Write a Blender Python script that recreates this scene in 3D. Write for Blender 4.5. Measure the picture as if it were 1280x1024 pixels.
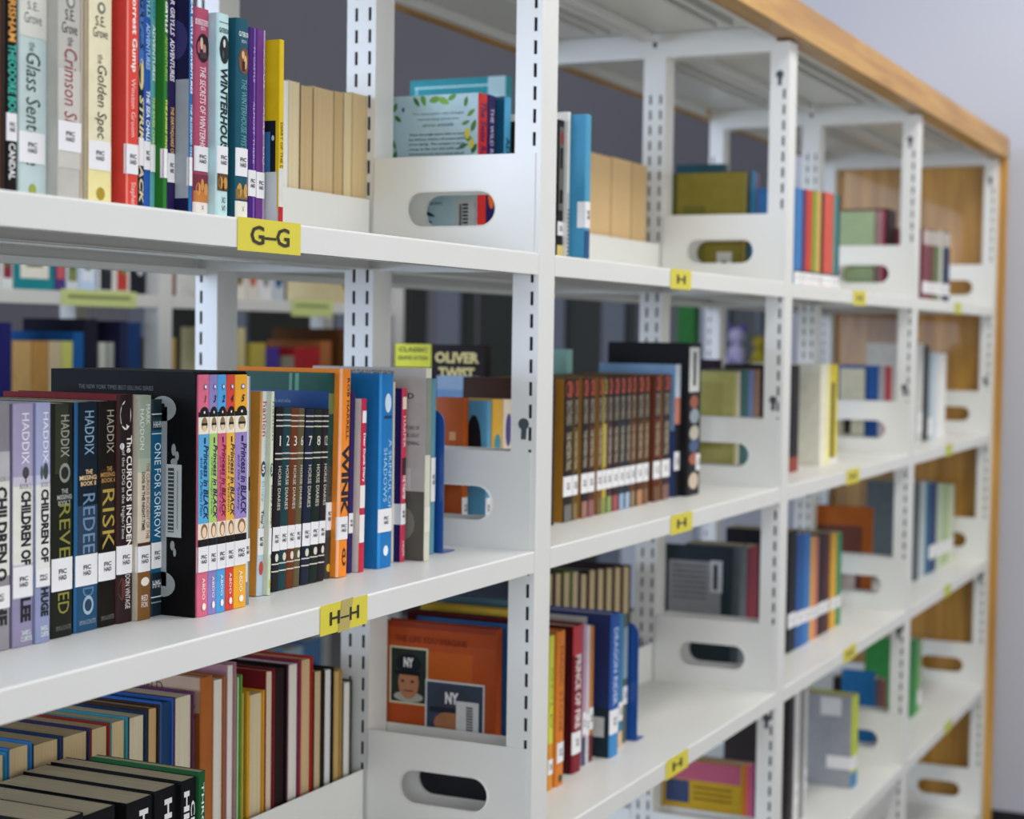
import bpy, bmesh, math, random
from mathutils import Vector, Matrix
for o in list(bpy.data.objects): bpy.data.objects.remove(o)
scn = bpy.context.scene
COL = scn.collection

# ---------------------------------------------------------------- camera
cam = bpy.data.cameras.new('camera'); cam_o = bpy.data.objects.new('camera', cam); COL.objects.link(cam_o)
R_ = Vector((0.42656, -0.90434, 0.01439)); F_ = Vector((0.90378, 0.42563, -0.04316))
R_.normalize(); F_ = (F_ - R_*F_.dot(R_)).normalized(); U_ = R_.cross(F_)
cam_o.matrix_world = Matrix(((R_.x, U_.x, -F_.x, -1.8403), (R_.y, U_.y, -F_.y, -.8243), (R_.z, U_.z, -F_.z, 1.4202), (0, 0, 0, 1)))
cam.sensor_width = 36; cam.sensor_fit = 'HORIZONTAL'; cam.lens = 36*2157.37/1280
cam.clip_start = .05; cam.clip_end = 60
cam.dof.use_dof = True; cam.dof.focus_distance = 1.58; cam.dof.aperture_fstop = 6.3
scn.camera = cam_o

# ---------------------------------------------------------------- world, lights, exposure
def lin(h):
    h = h.lstrip('#')
    if len(h) == 3: h = ''.join(c*2 for c in h)
    v = [int(h[i:i+2], 16)/255 for i in (0, 2, 4)]
    return tuple(c/12.92 if c <= .04045 else ((c+.055)/1.055)**2.4 for c in v) + (1.0,)
w = bpy.data.worlds.new('world'); scn.world = w; w.use_nodes = True
w.node_tree.nodes['Background'].inputs[0].default_value = lin('#dce3f0')
w.node_tree.nodes['Background'].inputs[1].default_value = .57
def area(name, loc, target, sx, sy, power, col):
    l = bpy.data.lights.new(name, 'AREA'); l.shape = 'RECTANGLE'; l.size = sx; l.size_y = sy; l.energy = power; l.color = lin(col)[:3]
    o = bpy.data.objects.new(name, l); COL.objects.link(o); o.location = loc
    o.rotation_euler = (Vector(target)-Vector(loc)).to_track_quat('-Z', 'Y').to_euler()
    return o
area('front_aisle_ceiling_light', (2.0, -.9, 3.0), (2.0, -.8, 0), 4.6, .5, 58, '#fff8ee')
area('reading_room_window_light', (-1.5, -4.3, 1.8), (1.0, .2, 1.1), 5.0, 2.0, 78, '#fffaf2')
area('back_aisle_ceiling_light', (-.6, .95, 3.0), (-.3, .85, 0), 4.5, .25, 38, '#dfeaff')
area('back_window_light', (-4.2, 2.3, 1.9), (.2, .35, 1.3), 2.2, 1.8, 150, '#cfe0ff')
area('left_fill_light', (-5.2, -1.6, 1.5), (0, 0, 1.0), 2.4, 2.2, 42, '#e4ecff')  # added fill that lifts the left-facing panels, no window known there
scn.view_settings.view_transform = 'Standard'; scn.view_settings.look = 'None'
scn.view_settings.gamma = 1; scn.view_settings.use_curve_mapping = False
scn.view_settings.exposure = 0.0

# ---------------------------------------------------------------- materials
def mat(name, col=None, rough=.5, spec=.5, coat=0, bump=None, mode='flat', metallic=0, noise=.04, nscale=30):
    m = bpy.data.materials.new(name); m.use_nodes = True; nt = m.node_tree; N = nt.nodes; L = nt.links
    b = N['Principled BSDF']; b.inputs['Roughness'].default_value = rough; b.inputs['Specular IOR Level'].default_value = spec
    b.inputs['Coat Weight'].default_value = coat; b.inputs['Coat Roughness'].default_value = .12; b.inputs['Metallic'].default_value = metallic
    tc = N.new('ShaderNodeTexCoord'); nz = N.new('ShaderNodeTexNoise'); nz.inputs['Scale'].default_value = nscale; nz.inputs['Detail'].default_value = 4
    L.new(tc.outputs['Object'], nz.inputs['Vector'])
    if mode == 'flat':
        src = N.new('ShaderNodeRGB'); src.outputs[0].default_value = lin(col); src = src.outputs[0]
    elif mode == 'object':
        src = N.new('ShaderNodeObjectInfo').outputs['Color']
    elif mode == 'attr':
        a = N.new('ShaderNodeAttribute'); a.attribute_name = 'Col'; src = a.outputs['Color']
    hs = N.new('ShaderNodeHueSaturation'); mr = N.new('ShaderNodeMapRange'); mr.inputs['To Min'].default_value = 1-noise; mr.inputs['To Max'].default_value = 1+noise
    mr.inputs['From Min'].default_value = .3; mr.inputs['From Max'].default_value = .7
    L.new(nz.outputs['Fac'], mr.inputs['Value']); L.new(mr.outputs[0], hs.inputs['Value']); L.new(src, hs.inputs['Color'])
    L.new(hs.outputs['Color'], b.inputs['Base Color'])
    if bump:
        bp = N.new('ShaderNodeBump'); bp.inputs['Strength'].default_value = bump; bp.inputs['Distance'].default_value = .002
        n2 = N.new('ShaderNodeTexNoise'); n2.inputs['Scale'].default_value = 260; L.new(tc.outputs['Object'], n2.inputs['Vector'])
        L.new(n2.outputs['Fac'], bp.inputs['Height']); L.new(bp.outputs[0], b.inputs['Normal'])
    return m
M = {}
M['metal'] = mat('white_powder_coated_steel', '#dfe0db', .38, .5, 0, .05, noise=.015, nscale=6)
M['metal_bg'] = mat('far_rack_steel', '#cfd0ca', .45, .4, noise=.02)
M['cover'] = mat('book_cover_card', rough=.5, spec=.12, coat=.0, mode='object', noise=.07, nscale=45)
M['print'] = mat('printed_ink', rough=.5, spec=.2, coat=.03, mode='attr', noise=.05, nscale=60)
M['sticker'] = mat('paper_label_with_ink', rough=.5, coat=.05, mode='attr', noise=.015)
M['bookend'] = mat('blue_enamel_steel', '#1c4f9c', .3, .5, .3, noise=.03)
M['floor'] = mat('grey_carpet', '#6f6c68', .95, .1, bump=.4, noise=.15, nscale=90)
M['wall'] = mat('pale_grey_painted_wall', '#c6c9d2', .85, .2, noise=.02, nscale=2)
M['walld'] = mat('dark_grey_painted_wall', '#827e80', .9, .2, noise=.04, nscale=2)
M['glass_dark'] = mat('dark_window_pane', '#33362d', .3, .5, noise=.1, nscale=3)
M['mull'] = mat('grey_window_frame', '#7e828a', .6, noise=.03)
M['hole_shade'] = mat('keyhole_shade', '#4c5258', .8, .2)  # grey standing for the shade inside the keyholes
M['dark'] = mat('dark_skirting_and_slot_shade', '#23262b', .8, .2)  # own colour of the baseboard, painted-in shade inside the posts
M['plush'] = mat('plush_fur', rough=.95, spec=.1, mode='object', noise=.12, nscale=60, bump=.6)
M['cab'] = mat('white_cabinet_laminate', '#d4d6da', .6, noise=.02)
def page_mat():
    m = bpy.data.materials.new('page_block_paper'); m.use_nodes = True; nt = m.node_tree; N = nt.nodes; L = nt.links
    b = N['Principled BSDF']; b.inputs['Roughness'].default_value = .9; b.inputs['Specular IOR Level'].default_value = .2
    tc = N.new('ShaderNodeTexCoord'); mp = N.new('ShaderNodeMapping'); mp.inputs['Scale'].default_value = (900, 12, 4)
    nz = N.new('ShaderNodeTexNoise'); nz.inputs['Scale'].default_value = 1.0; nz.inputs['Detail'].default_value = 3
    L.new(tc.outputs['Object'], mp.inputs['Vector']); L.new(mp.outputs[0], nz.inputs['Vector'])
    oi = N.new('ShaderNodeObjectInfo'); hs = N.new('ShaderNodeHueSaturation')
    mr = N.new('ShaderNodeMapRange'); mr.inputs['From Min'].default_value = .3; mr.inputs['From Max'].default_value = .7; mr.inputs['To Min'].default_value = .86; mr.inputs['To Max'].default_value = 1.06
    L.new(nz.outputs['Fac'], mr.inputs['Value']); L.new(mr.outputs[0], hs.inputs['Value']); L.new(oi.outputs['Color'], hs.inputs['Color']); L.new(hs.outputs[0], b.inputs['Base Color'])
    bp = N.new('ShaderNodeBump'); bp.inputs['Strength'].default_value = .3; bp.inputs['Distance'].default_value = .001
    L.new(nz.outputs['Fac'], bp.inputs['Height']); L.new(bp.outputs[0], b.inputs['Normal'])
    return m
M['page'] = page_mat()
def wood_mat(name, axis_scale):
    m = bpy.data.materials.new(name); m.use_nodes = True; nt = m.node_tree; N = nt.nodes; L = nt.links
    b = N['Principled BSDF']; b.inputs['Roughness'].default_value = .45; b.inputs['Coat Weight'].default_value = .15
    tc = N.new('ShaderNodeTexCoord'); mp = N.new('ShaderNodeMapping'); mp.inputs['Scale'].default_value = axis_scale
    nz = N.new('ShaderNodeTexNoise'); nz.inputs['Scale'].default_value = 3; nz.inputs['Detail'].default_value = 6; nz.inputs['Distortion'].default_value = .6
    L.new(tc.outputs['Object'], mp.inputs['Vector']); L.new(mp.outputs[0], nz.inputs['Vector'])
    cr = N.new('ShaderNodeValToRGB'); cr.color_ramp.elements[0].position = .32; cr.color_ramp.elements[0].color = lin('#a2701f')
    cr.color_ramp.elements[1].position = .68; cr.color_ramp.elements[1].color = lin('#cb9a40')
    L.new(nz.outputs['Fac'], cr.inputs[0]); L.new(cr.outputs[0], b.inputs['Base Color'])
    return m
M['wood_x'] = wood_mat('beech_veneer_long_grain', (.8, 14, 14)); M['wood_z'] = wood_mat('beech_veneer_upright_grain', (14, 14, .8))

# ---------------------------------------------------------------- mesh helpers
class MB:
    def __init__(s): s.v = []; s.f = []; s.c = []
    def quad(s, pts, col=None):
        i = len(s.v); s.v += [tuple(p) for p in pts]; s.f.append(tuple(range(i, i+len(pts)))); s.c.append(col)
    def box(s, x0, x1, y0, y1, z0, z1):
        i = len(s.v); s.v += [(x, y, z) for x in (x0, x1) for y in (y0, y1) for z in (z0, z1)]
        for f in ((0, 1, 3, 2), (4, 6, 7, 5), (0, 4, 5, 1), (2, 3, 7, 6), (0, 2, 6, 4), (1, 5, 7, 3)):
            s.f.append(tuple(i+k for k in f)); s.c.append(None)
    def extrude_x(s, poly, x0, x1, col=None):     # poly: (y,z) outline
        n = len(poly); i = len(s.v); s.v += [(x0, y, z) for y, z in poly] + [(x1, y, z) for y, z in poly]
        for k in range(n): s.f.append((i+k, i+(k+1) % n, i+n+(k+1) % n, i+n+k)); s.c.append(None)
        s.f.append(tuple(i+k for k in reversed(range(n)))); s.f.append(tuple(i+n+k for k in range(n))); s.c += [None, None]
def lines(*a): return a
def build(name, mb, m, parent=None, smooth=False, bevel=0):
    me = bpy.data.meshes.new(name); me.from_pydata(mb.v, [], mb.f); me.materials.append(m)
    if any(c is not None for c in mb.c):
        at = me.color_attributes.new('Col', 'FLOAT_COLOR', 'CORNER'); cols = []
        for f, c in zip(mb.f, mb.c): cols += list(c or (1, 1, 1, 1))*len(f)
        at.data.foreach_set('color', cols)
    bm = bmesh.new(); bm.from_mesh(me)
    if not any(c is not None for c in mb.c): bmesh.ops.recalc_face_normals(bm, faces=bm.faces)
    bm.to_mesh(me); bm.free()
    if smooth:
        for p in me.polygons: p.use_smooth = True
    o = bpy.data.objects.new(name, me); COL.objects.link(o)
    if parent: o.parent = parent
    if bevel:
        b = o.modifiers.new('bevel', 'BEVEL'); b.width = bevel; b.segments = 2; b.limit_method = 'ANGLE'
    return o
def empty(name, loc=(0, 0, 0), rot=(0, 0, 0)):
    o = bpy.data.objects.new(name, None); o.empty_display_size = .05; COL.objects.link(o); o.location = loc; o.rotation_euler = rot; return o
def tag(o, label, cat, group=None, kind=None):
    o['label'] = label; o['category'] = cat
    if group: o['group'] = group
    if kind: o['kind'] = kind
    return o
def structure(o): o['kind'] = 'structure'; return o
_txt = {}
def text_tris(s, bold=0.0, shear=0.0):
    k = (s, bold, shear)
    if k not in _txt:
        cu = bpy.data.curves.new('t', 'FONT'); cu.body = s; cu.size = 1; cu.offset = bold; cu.shear = shear; cu.resolution_u = 2; cu.fill_mode = 'FRONT'
        o = bpy.data.objects.new('t', cu); COL.objects.link(o); dg = bpy.context.evaluated_depsgraph_get(); dg.update()
        me = bpy.data.meshes.new_from_object(o.evaluated_get(dg))
        vs = [(v.co.x, v.co.y) for v in me.vertices]; fs = [tuple(p.vertices) for p in me.polygons]
        bpy.data.objects.remove(o); bpy.data.curves.remove(cu); bpy.data.meshes.remove(me)
        if vs:
            x0 = min(v[0] for v in vs); x1 = max(v[0] for v in vs); y0 = min(v[1] for v in vs); y1 = max(v[1] for v in vs)
            vs = [((x-x0)/(x1-x0), (y-y0)/(y1-y0)) for x, y in vs]
        _txt[k] = (vs, fs)
    return _txt[k]

# ---------------------------------------------------------------- sizes measured for this rack
ZS = {'A': 1.51515, 'B': 1.16940, 'C': .82173, 'D': .47407, 'E': .12641}
HW = .02248; LIP = .025; DEPTH = .479
BAYN = ['nearest', 'second', 'third', 'farthest']; SHN = {'A': 'top', 'B': 'second', 'C': 'third', 'D': 'fourth', 'E': 'lowest'}

# ---------------------------------------------------------------- room
mb = MB(); mb.box(-5, 9, -5, 7, -.1, 0); structure(build('floor', mb, M['floor']))
mb = MB(); mb.box(3.21, 3.36, -5, .71, 0, 3.6); structure(build('wall_right', mb, M['wall']))
mb = MB(); mb.box(3.3605, 5.35, .59, .71, 0, 3.6); structure(build('wall_return', mb, M['walld']))
mb = MB(); mb.box(5.2, 5.35, .711, 6.899, 0, 3.6); structure(build('wall_far', mb, M['walld']))
mb = MB(); mb.box(-5, 5.2, 6.9, 7.05, 0, 3.6); structure(build('wall_back', mb, M['walld']))
mb = MB(); mb.box(3.195, 3.2095, -5, .71, 0, .075); structure(build('baseboard_right', mb, M['dark'], bevel=.004))
# glazed partition low on the far wall
win = structure(empty('window_1', (5.2, 0, 0)))
def pane(y0, y1, m=M['glass_dark'], nm='window_pane', x=-.012):
    mb = MB(); mb.box(x, -.001, y0, y1, .1, 1.82); return build(nm, mb, m, win)
for a, b in ((1.35, 1.465), (1.90, 1.938), (2.045, 2.222), (2.33, 2.49), (2.50, 2.66), (2.68, 2.74), (2.93, 3.02), (3.03, 3.3), (3.4, 3.9), (4.0, 4.5)): pane(a, b)
for a, b in ((1.32, 1.35), (1.465, 1.50), (1.938, 2.045), (2.222, 2.33), (2.74, 2.86), (3.3, 3.4), (3.9, 4.0), (4.5, 4.6)): pane(a, b, M['mull'], 'window_frame', -.04)
pane(1.545, 1.615, M['cab'], 'window_frame', -.05)
mb = MB(); mb.box(-.05, 0, 1.32, 4.6, 1.82, 1.88); build('window_head', mb, M['mull'], win)

# ---------------------------------------------------------------- rack: upright frames
SLOT_P = .0262
def side_sheet(mb, x0, x1, ya, yb, cols, zt, z0=0.0):   # sheet in the yz plane with rows of real slots
    edges = [ya]
    for c in cols: edges += [c-.0021, c+.0021]
    edges += [yb]
    for i in range(0, len(edges), 2): mb.box(x0, x1, edges[i], edges[i+1], z0, zt)
    n = int((zt-.085-z0)/SLOT_P)
    for c in cols:
        z = z0
        for k in range(n):
            zc = z0+.04+k*SLOT_P
            mb.box(x0, x1, c-.0021, c+.0021, z, zc); z = zc+.016
        mb.box(x0, x1, c-.0021, c+.0021, z, zt)
def post(parent, ya, yb, cols, zt, hw=HW, m=None):
    mb = MB(); t = .0016
    side_sheet(mb, -hw, -hw+t, ya, yb, cols, zt); side_sheet(mb, hw-t, hw, ya, yb, cols, zt)
    mb.box(-hw+t, hw-t, ya, ya+t, 0, zt); mb.box(-hw+t, hw-t, yb-t, yb, 0, zt)
    o = build('post', mb, m or M['metal'], parent)
    mb = MB(); mb.box(-hw+.004, hw-.004, ya+.003, yb-.003, .01, zt-.01); build('post_inner_shade', mb, M['dark'], parent)  # dark box in the hollow post, painted-in shade behind the slots
    return o
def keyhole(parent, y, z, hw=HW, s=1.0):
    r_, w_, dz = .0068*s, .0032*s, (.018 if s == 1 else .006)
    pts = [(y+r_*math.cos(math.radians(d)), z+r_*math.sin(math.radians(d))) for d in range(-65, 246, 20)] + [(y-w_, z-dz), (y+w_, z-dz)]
    mb = MB(); mb.extrude_x(pts, -hw-.0004, -hw+.0002); return build('keyhole', mb, M['hole_shade'], parent)  # thin raised plate, its grey stands for the shade of a hole
FR = [(-1, 'the one outside the photo'), (0, 'nearest the camera'), (1, 'second from the camera'), (2, 'third from the camera'), (3, 'against the wooden end panel')]
for k, w_ in FR:
    x = k if k < 3 else 2.9998
    r = empty('upright_frame', (x, 0, 0))
    tag(r, 'white slotted steel upright frame of the long rack, ' + w_, 'shelf frame', 'upright frames of the white rack')
    post(r, 0, .033, (.0085,), 1.917); post(r, .2195, .2595, (.228, .2465), 1.905); post(r, DEPTH-.033, DEPTH, (DEPTH-.0085,), 1.905)
    mb = MB(); mb.box(-HW-.0008, -HW, .0232, .4788, 1.901, 1.943); mb.box(HW, HW+.0008, .0232, .4788, 1.901, 1.943)
    mb.box(-HW, HW, .0335, .2190, 1.901, 1.9026); mb.box(-HW, HW, .26, .4455, 1.901, 1.9026); build('crossbar', mb, M['metal'], r)
    if k >= 0:
        for z in (1.862, 1.317, .776): keyhole(r, .0165, z)
        keyhole(r, .2395, 1.924, HW+.0009, .6)
        keyhole(r, .463, 1.772)
    for y in (.0165, .2395, .4625):
        mb = MB(); mb.box(-.03, .03, y-.02, y+.02, 0, .012); build('foot', mb, M['metal'], r)

# ---------------------------------------------------------------- shelves with end panels
def slot_panel(hand_x, y0, y1, z0, z1, hy, hz, hl, hh, t=.0014):
    # plate in the yz plane with a rounded hand slot cut through it
    n = 10; r = hh/2; ring = []; fl = hl/2-r
    for i in range(n+1):
        a = -math.pi/2+math.pi*i/n; ring.append((hy+fl+r*math.cos(a), hz+r*math.sin(a)))
    for i in range(1, 8): ring.append((hy+fl-2*fl*i/8, hz+r))
    for i in range(n+1):
        a = math.pi/2+math.pi*i/n; ring.append((hy-fl+r*math.cos(a), hz+r*math.sin(a)))
    for i in range(1, 8): ring.append((hy-fl+2*fl*i/8, hz-r))
    def proj(p):
        dy, dz = p[0]-hy, p[1]-hz
        s = min((y1-hy)/dy if dy > 1e-9 else 1e9, (y0-hy)/dy if dy < -1e-9 else 1e9, (z1-hz)/dz if dz > 1e-9 else 1e9, (z0-hz)/dz if dz < -1e-9 else 1e9)
        return (hy+dy*s, hz+dz*s)
    outer = [proj(p) for p in ring]; N = len(ring)
    corners = [(y1, z0), (y1, z1), (y0, z1), (y0, z0)]
    mb = MB(); xa, xb = hand_x, hand_x+t
    def face(poly, x, flip):
        P = [(x, y, z) for y, z in poly]
        mb.quad(P[::-1] if flip else P)
    for i in range(N):
        j = (i+1) % N
        poly = [ring[i], outer[i]]
        a, b = outer[i], outer[j]
        if abs(a[0]-b[0]) > 1e-9 and abs(a[1]-b[1]) > 1e-9:      # this piece turns a corner of the plate
            for c in corners:
                if (abs(a[0]-c[0]) < 1e-9 and abs(b[1]-c[1]) < 1e-9) or (abs(a[1]-c[1]) < 1e-9 and abs(b[0]-c[0]) < 1e-9): poly.append(c)
        poly += [b, ring[j]]
        face(poly, xa, True); face(poly, xb, False)
        mb.quad([(xa, *ring[i]), (xa, *ring[j]), (xb, *ring[j]), (xb, *ring[i])])
    for i in range(4):
        a, b = corners[i], corners[(i+1) % 4]; mb.quad([(xa, *a), (xa, *b), (xb, *b), (xb, *a)])
    # rolled rim round the slot on both faces
    rim = []
    for x, s in ((xa, -1), (xb, 1)):
        for i in range(N):
            j = (i+1) % N
            def off(p, d):
                cy = min(max(p[0], hy-hl/2+r), hy+hl/2-r); dy, dz = p[0]-cy, p[1]-hz; L = math.hypot(dy, dz); return (cy+dy*(L+d)/L, hz+dz*(L+d)/L)
            a0, a1 = ring[i], ring[j]; b0, b1 = off(a0, .0025), off(a1, .0025)
            mb.quad([(x+s*.0008, *a0), (x+s*.0008, *a1), (x, *b1), (x, *b0)])
            mb.quad([(x, *a0), (x, *a1), (x+s*.0008, *a1), (x+s*.0008, *a0)])
    return mb
def shelf(bay, sh, rear=False, label_strip=None):
    z = ZS[sh]; x0 = bay-1+HW+.0006; x1 = bay-HW-.0008
    r = empty('shelf', (0, 0, z))
    side = 'far side' if rear else 'camera side'
    tag(r, 'white steel %s shelf of the %s bay, %s' % (SHN[sh], BAYN[bay], side), 'shelf', 'steel shelves on the %s of the rack' % side)
    f = (lambda y: DEPTH-y) if rear else (lambda y: y)
    mb = MB()
    def bx(a, b, zl, zh, xa=x0, xb=x1): mb.box(xa, xb, min(f(a), f(b)), max(f(a), f(b)), zl, zh)
    P_ = [(.2265, 0)]+[(.0022-.0022*math.sin(math.radians(q)), -.0022+.0022*math.cos(math.radians(q))) for q in (0, 30, 60, 90)]+[(0, -LIP), (.0012, -LIP), (.0012, -.0024), (.0024, -.0012), (.2265, -.0012)]
    mb.extrude_x([(f(y), z_) for y, z_ in P_], x0, x1); bx(.0012, .017, -LIP, -LIP+.0012); bx(.017, .0182, -LIP, -LIP+.008)
    bx(.2253, .2265, -.019, -.0012); bx(.212, .2253, -.019, -.0178); bx(.09, .094, -.008, -.0012); bx(.15, .154, -.008, -.0012)
    build('tray', mb, M['metal'], r)
    if not rear:
        mb = MB(); mb.box(x0+.050, x1-.002, .2240, .2252, .0005, .0655); mb.box(x0+.050, x1-.002, .2190, .2240, .0005, .0015)
        build('backstop', mb, M['metal'], r, bevel=.0004)
    for xs in (x0-.0004, x1-.0010):
        mbp = slot_panel(xs, min(f(.006), f(.219)), max(f(.006), f(.219)), -.02, .115, f(.1145), .0525, .117, .040)
        build('end_panel', mbp, M['metal'], r)
    if label_strip and not rear:
        for (a, b, txt, kind) in label_strip:
            mb = MB(); col = lin('#dccf3c') if kind != 'small' else lin('#c2c84a')
            yy = -.0006
            if kind == 'curl':
                n = 10
                for i in range(n):
                    s0, s1 = i/n, (i+1)/n; g = lambda s: yy-.0065*math.sin(math.pi*min(1, max(0, (s-.32)/.68)))*(1-.3*s)
                    mb.quad([(a+(b-a)*s0, g(s0), -.0295), (a+(b-a)*s1, g(s1), -.0295), (a+(b-a)*s1, g(s1), .0005), (a+(b-a)*s0, g(s0), .0005)], col)
            else:
                mb.quad([(a, yy, -.0275), (b, yy, -.0275), (b, yy, .0005), (a, yy, .0005)], col)
            if kind == 'torn':
                mb.quad([(a+.36*(b-a), yy-.0004, -.0285), (a+.60*(b-a), yy-.0004, -.0285), (a+.68*(b-a), yy-.0004, .0015), (a+.44*(b-a), yy-.0004, .0012)], lin('#b9a860'))
            vs, fs = text_tris(txt, .02)
            ww = (.62 if len(txt) > 1 else .42)*(b-a); hh = .0165 if len(txt) > 1 and kind == 'plain' else .0125
            xo = (a+b)/2-ww/2; zo = -.0135-hh/2
            ink = lin('#2a2410')
            if txt:
                for p in fs: mb.quad([(xo+vs[i][0]*ww, yy-.0005-(.004 if kind == 'curl' else 0), zo+vs[i][1]*hh) for i in p], ink)
            build('shelf_label', mb, M['sticker'], r)
    return r
LBL = {('A', 0): [(-.633, -.535, 'G–G', 'plain')], ('B', 0): [(-.496, -.410, 'H–H', 'torn')],
       ('A', 1): [(.418, .504, 'H', 'plain')], ('B', 1): [(.436, .528, 'H', 'plain')], ('C', 1): [(.435, .530, 'H', 'plain')],
       ('A', 2): [(1.437, 1.540, 'H', 'plain')], ('B', 2): [(1.415, 1.52, 'H', 'plain')], ('C', 2): [(1.425, 1.525, 'H', 'plain')],
       ('A', 3): [(2.434, 2.525, '', 'small')], ('B', 3): [(2.37, 2.458, '', 'small')], ('C', 3): [(2.393, 2.48, '', 'small')], ('D', 3): [(2.438, 2.54, '', 'small')]}
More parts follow.
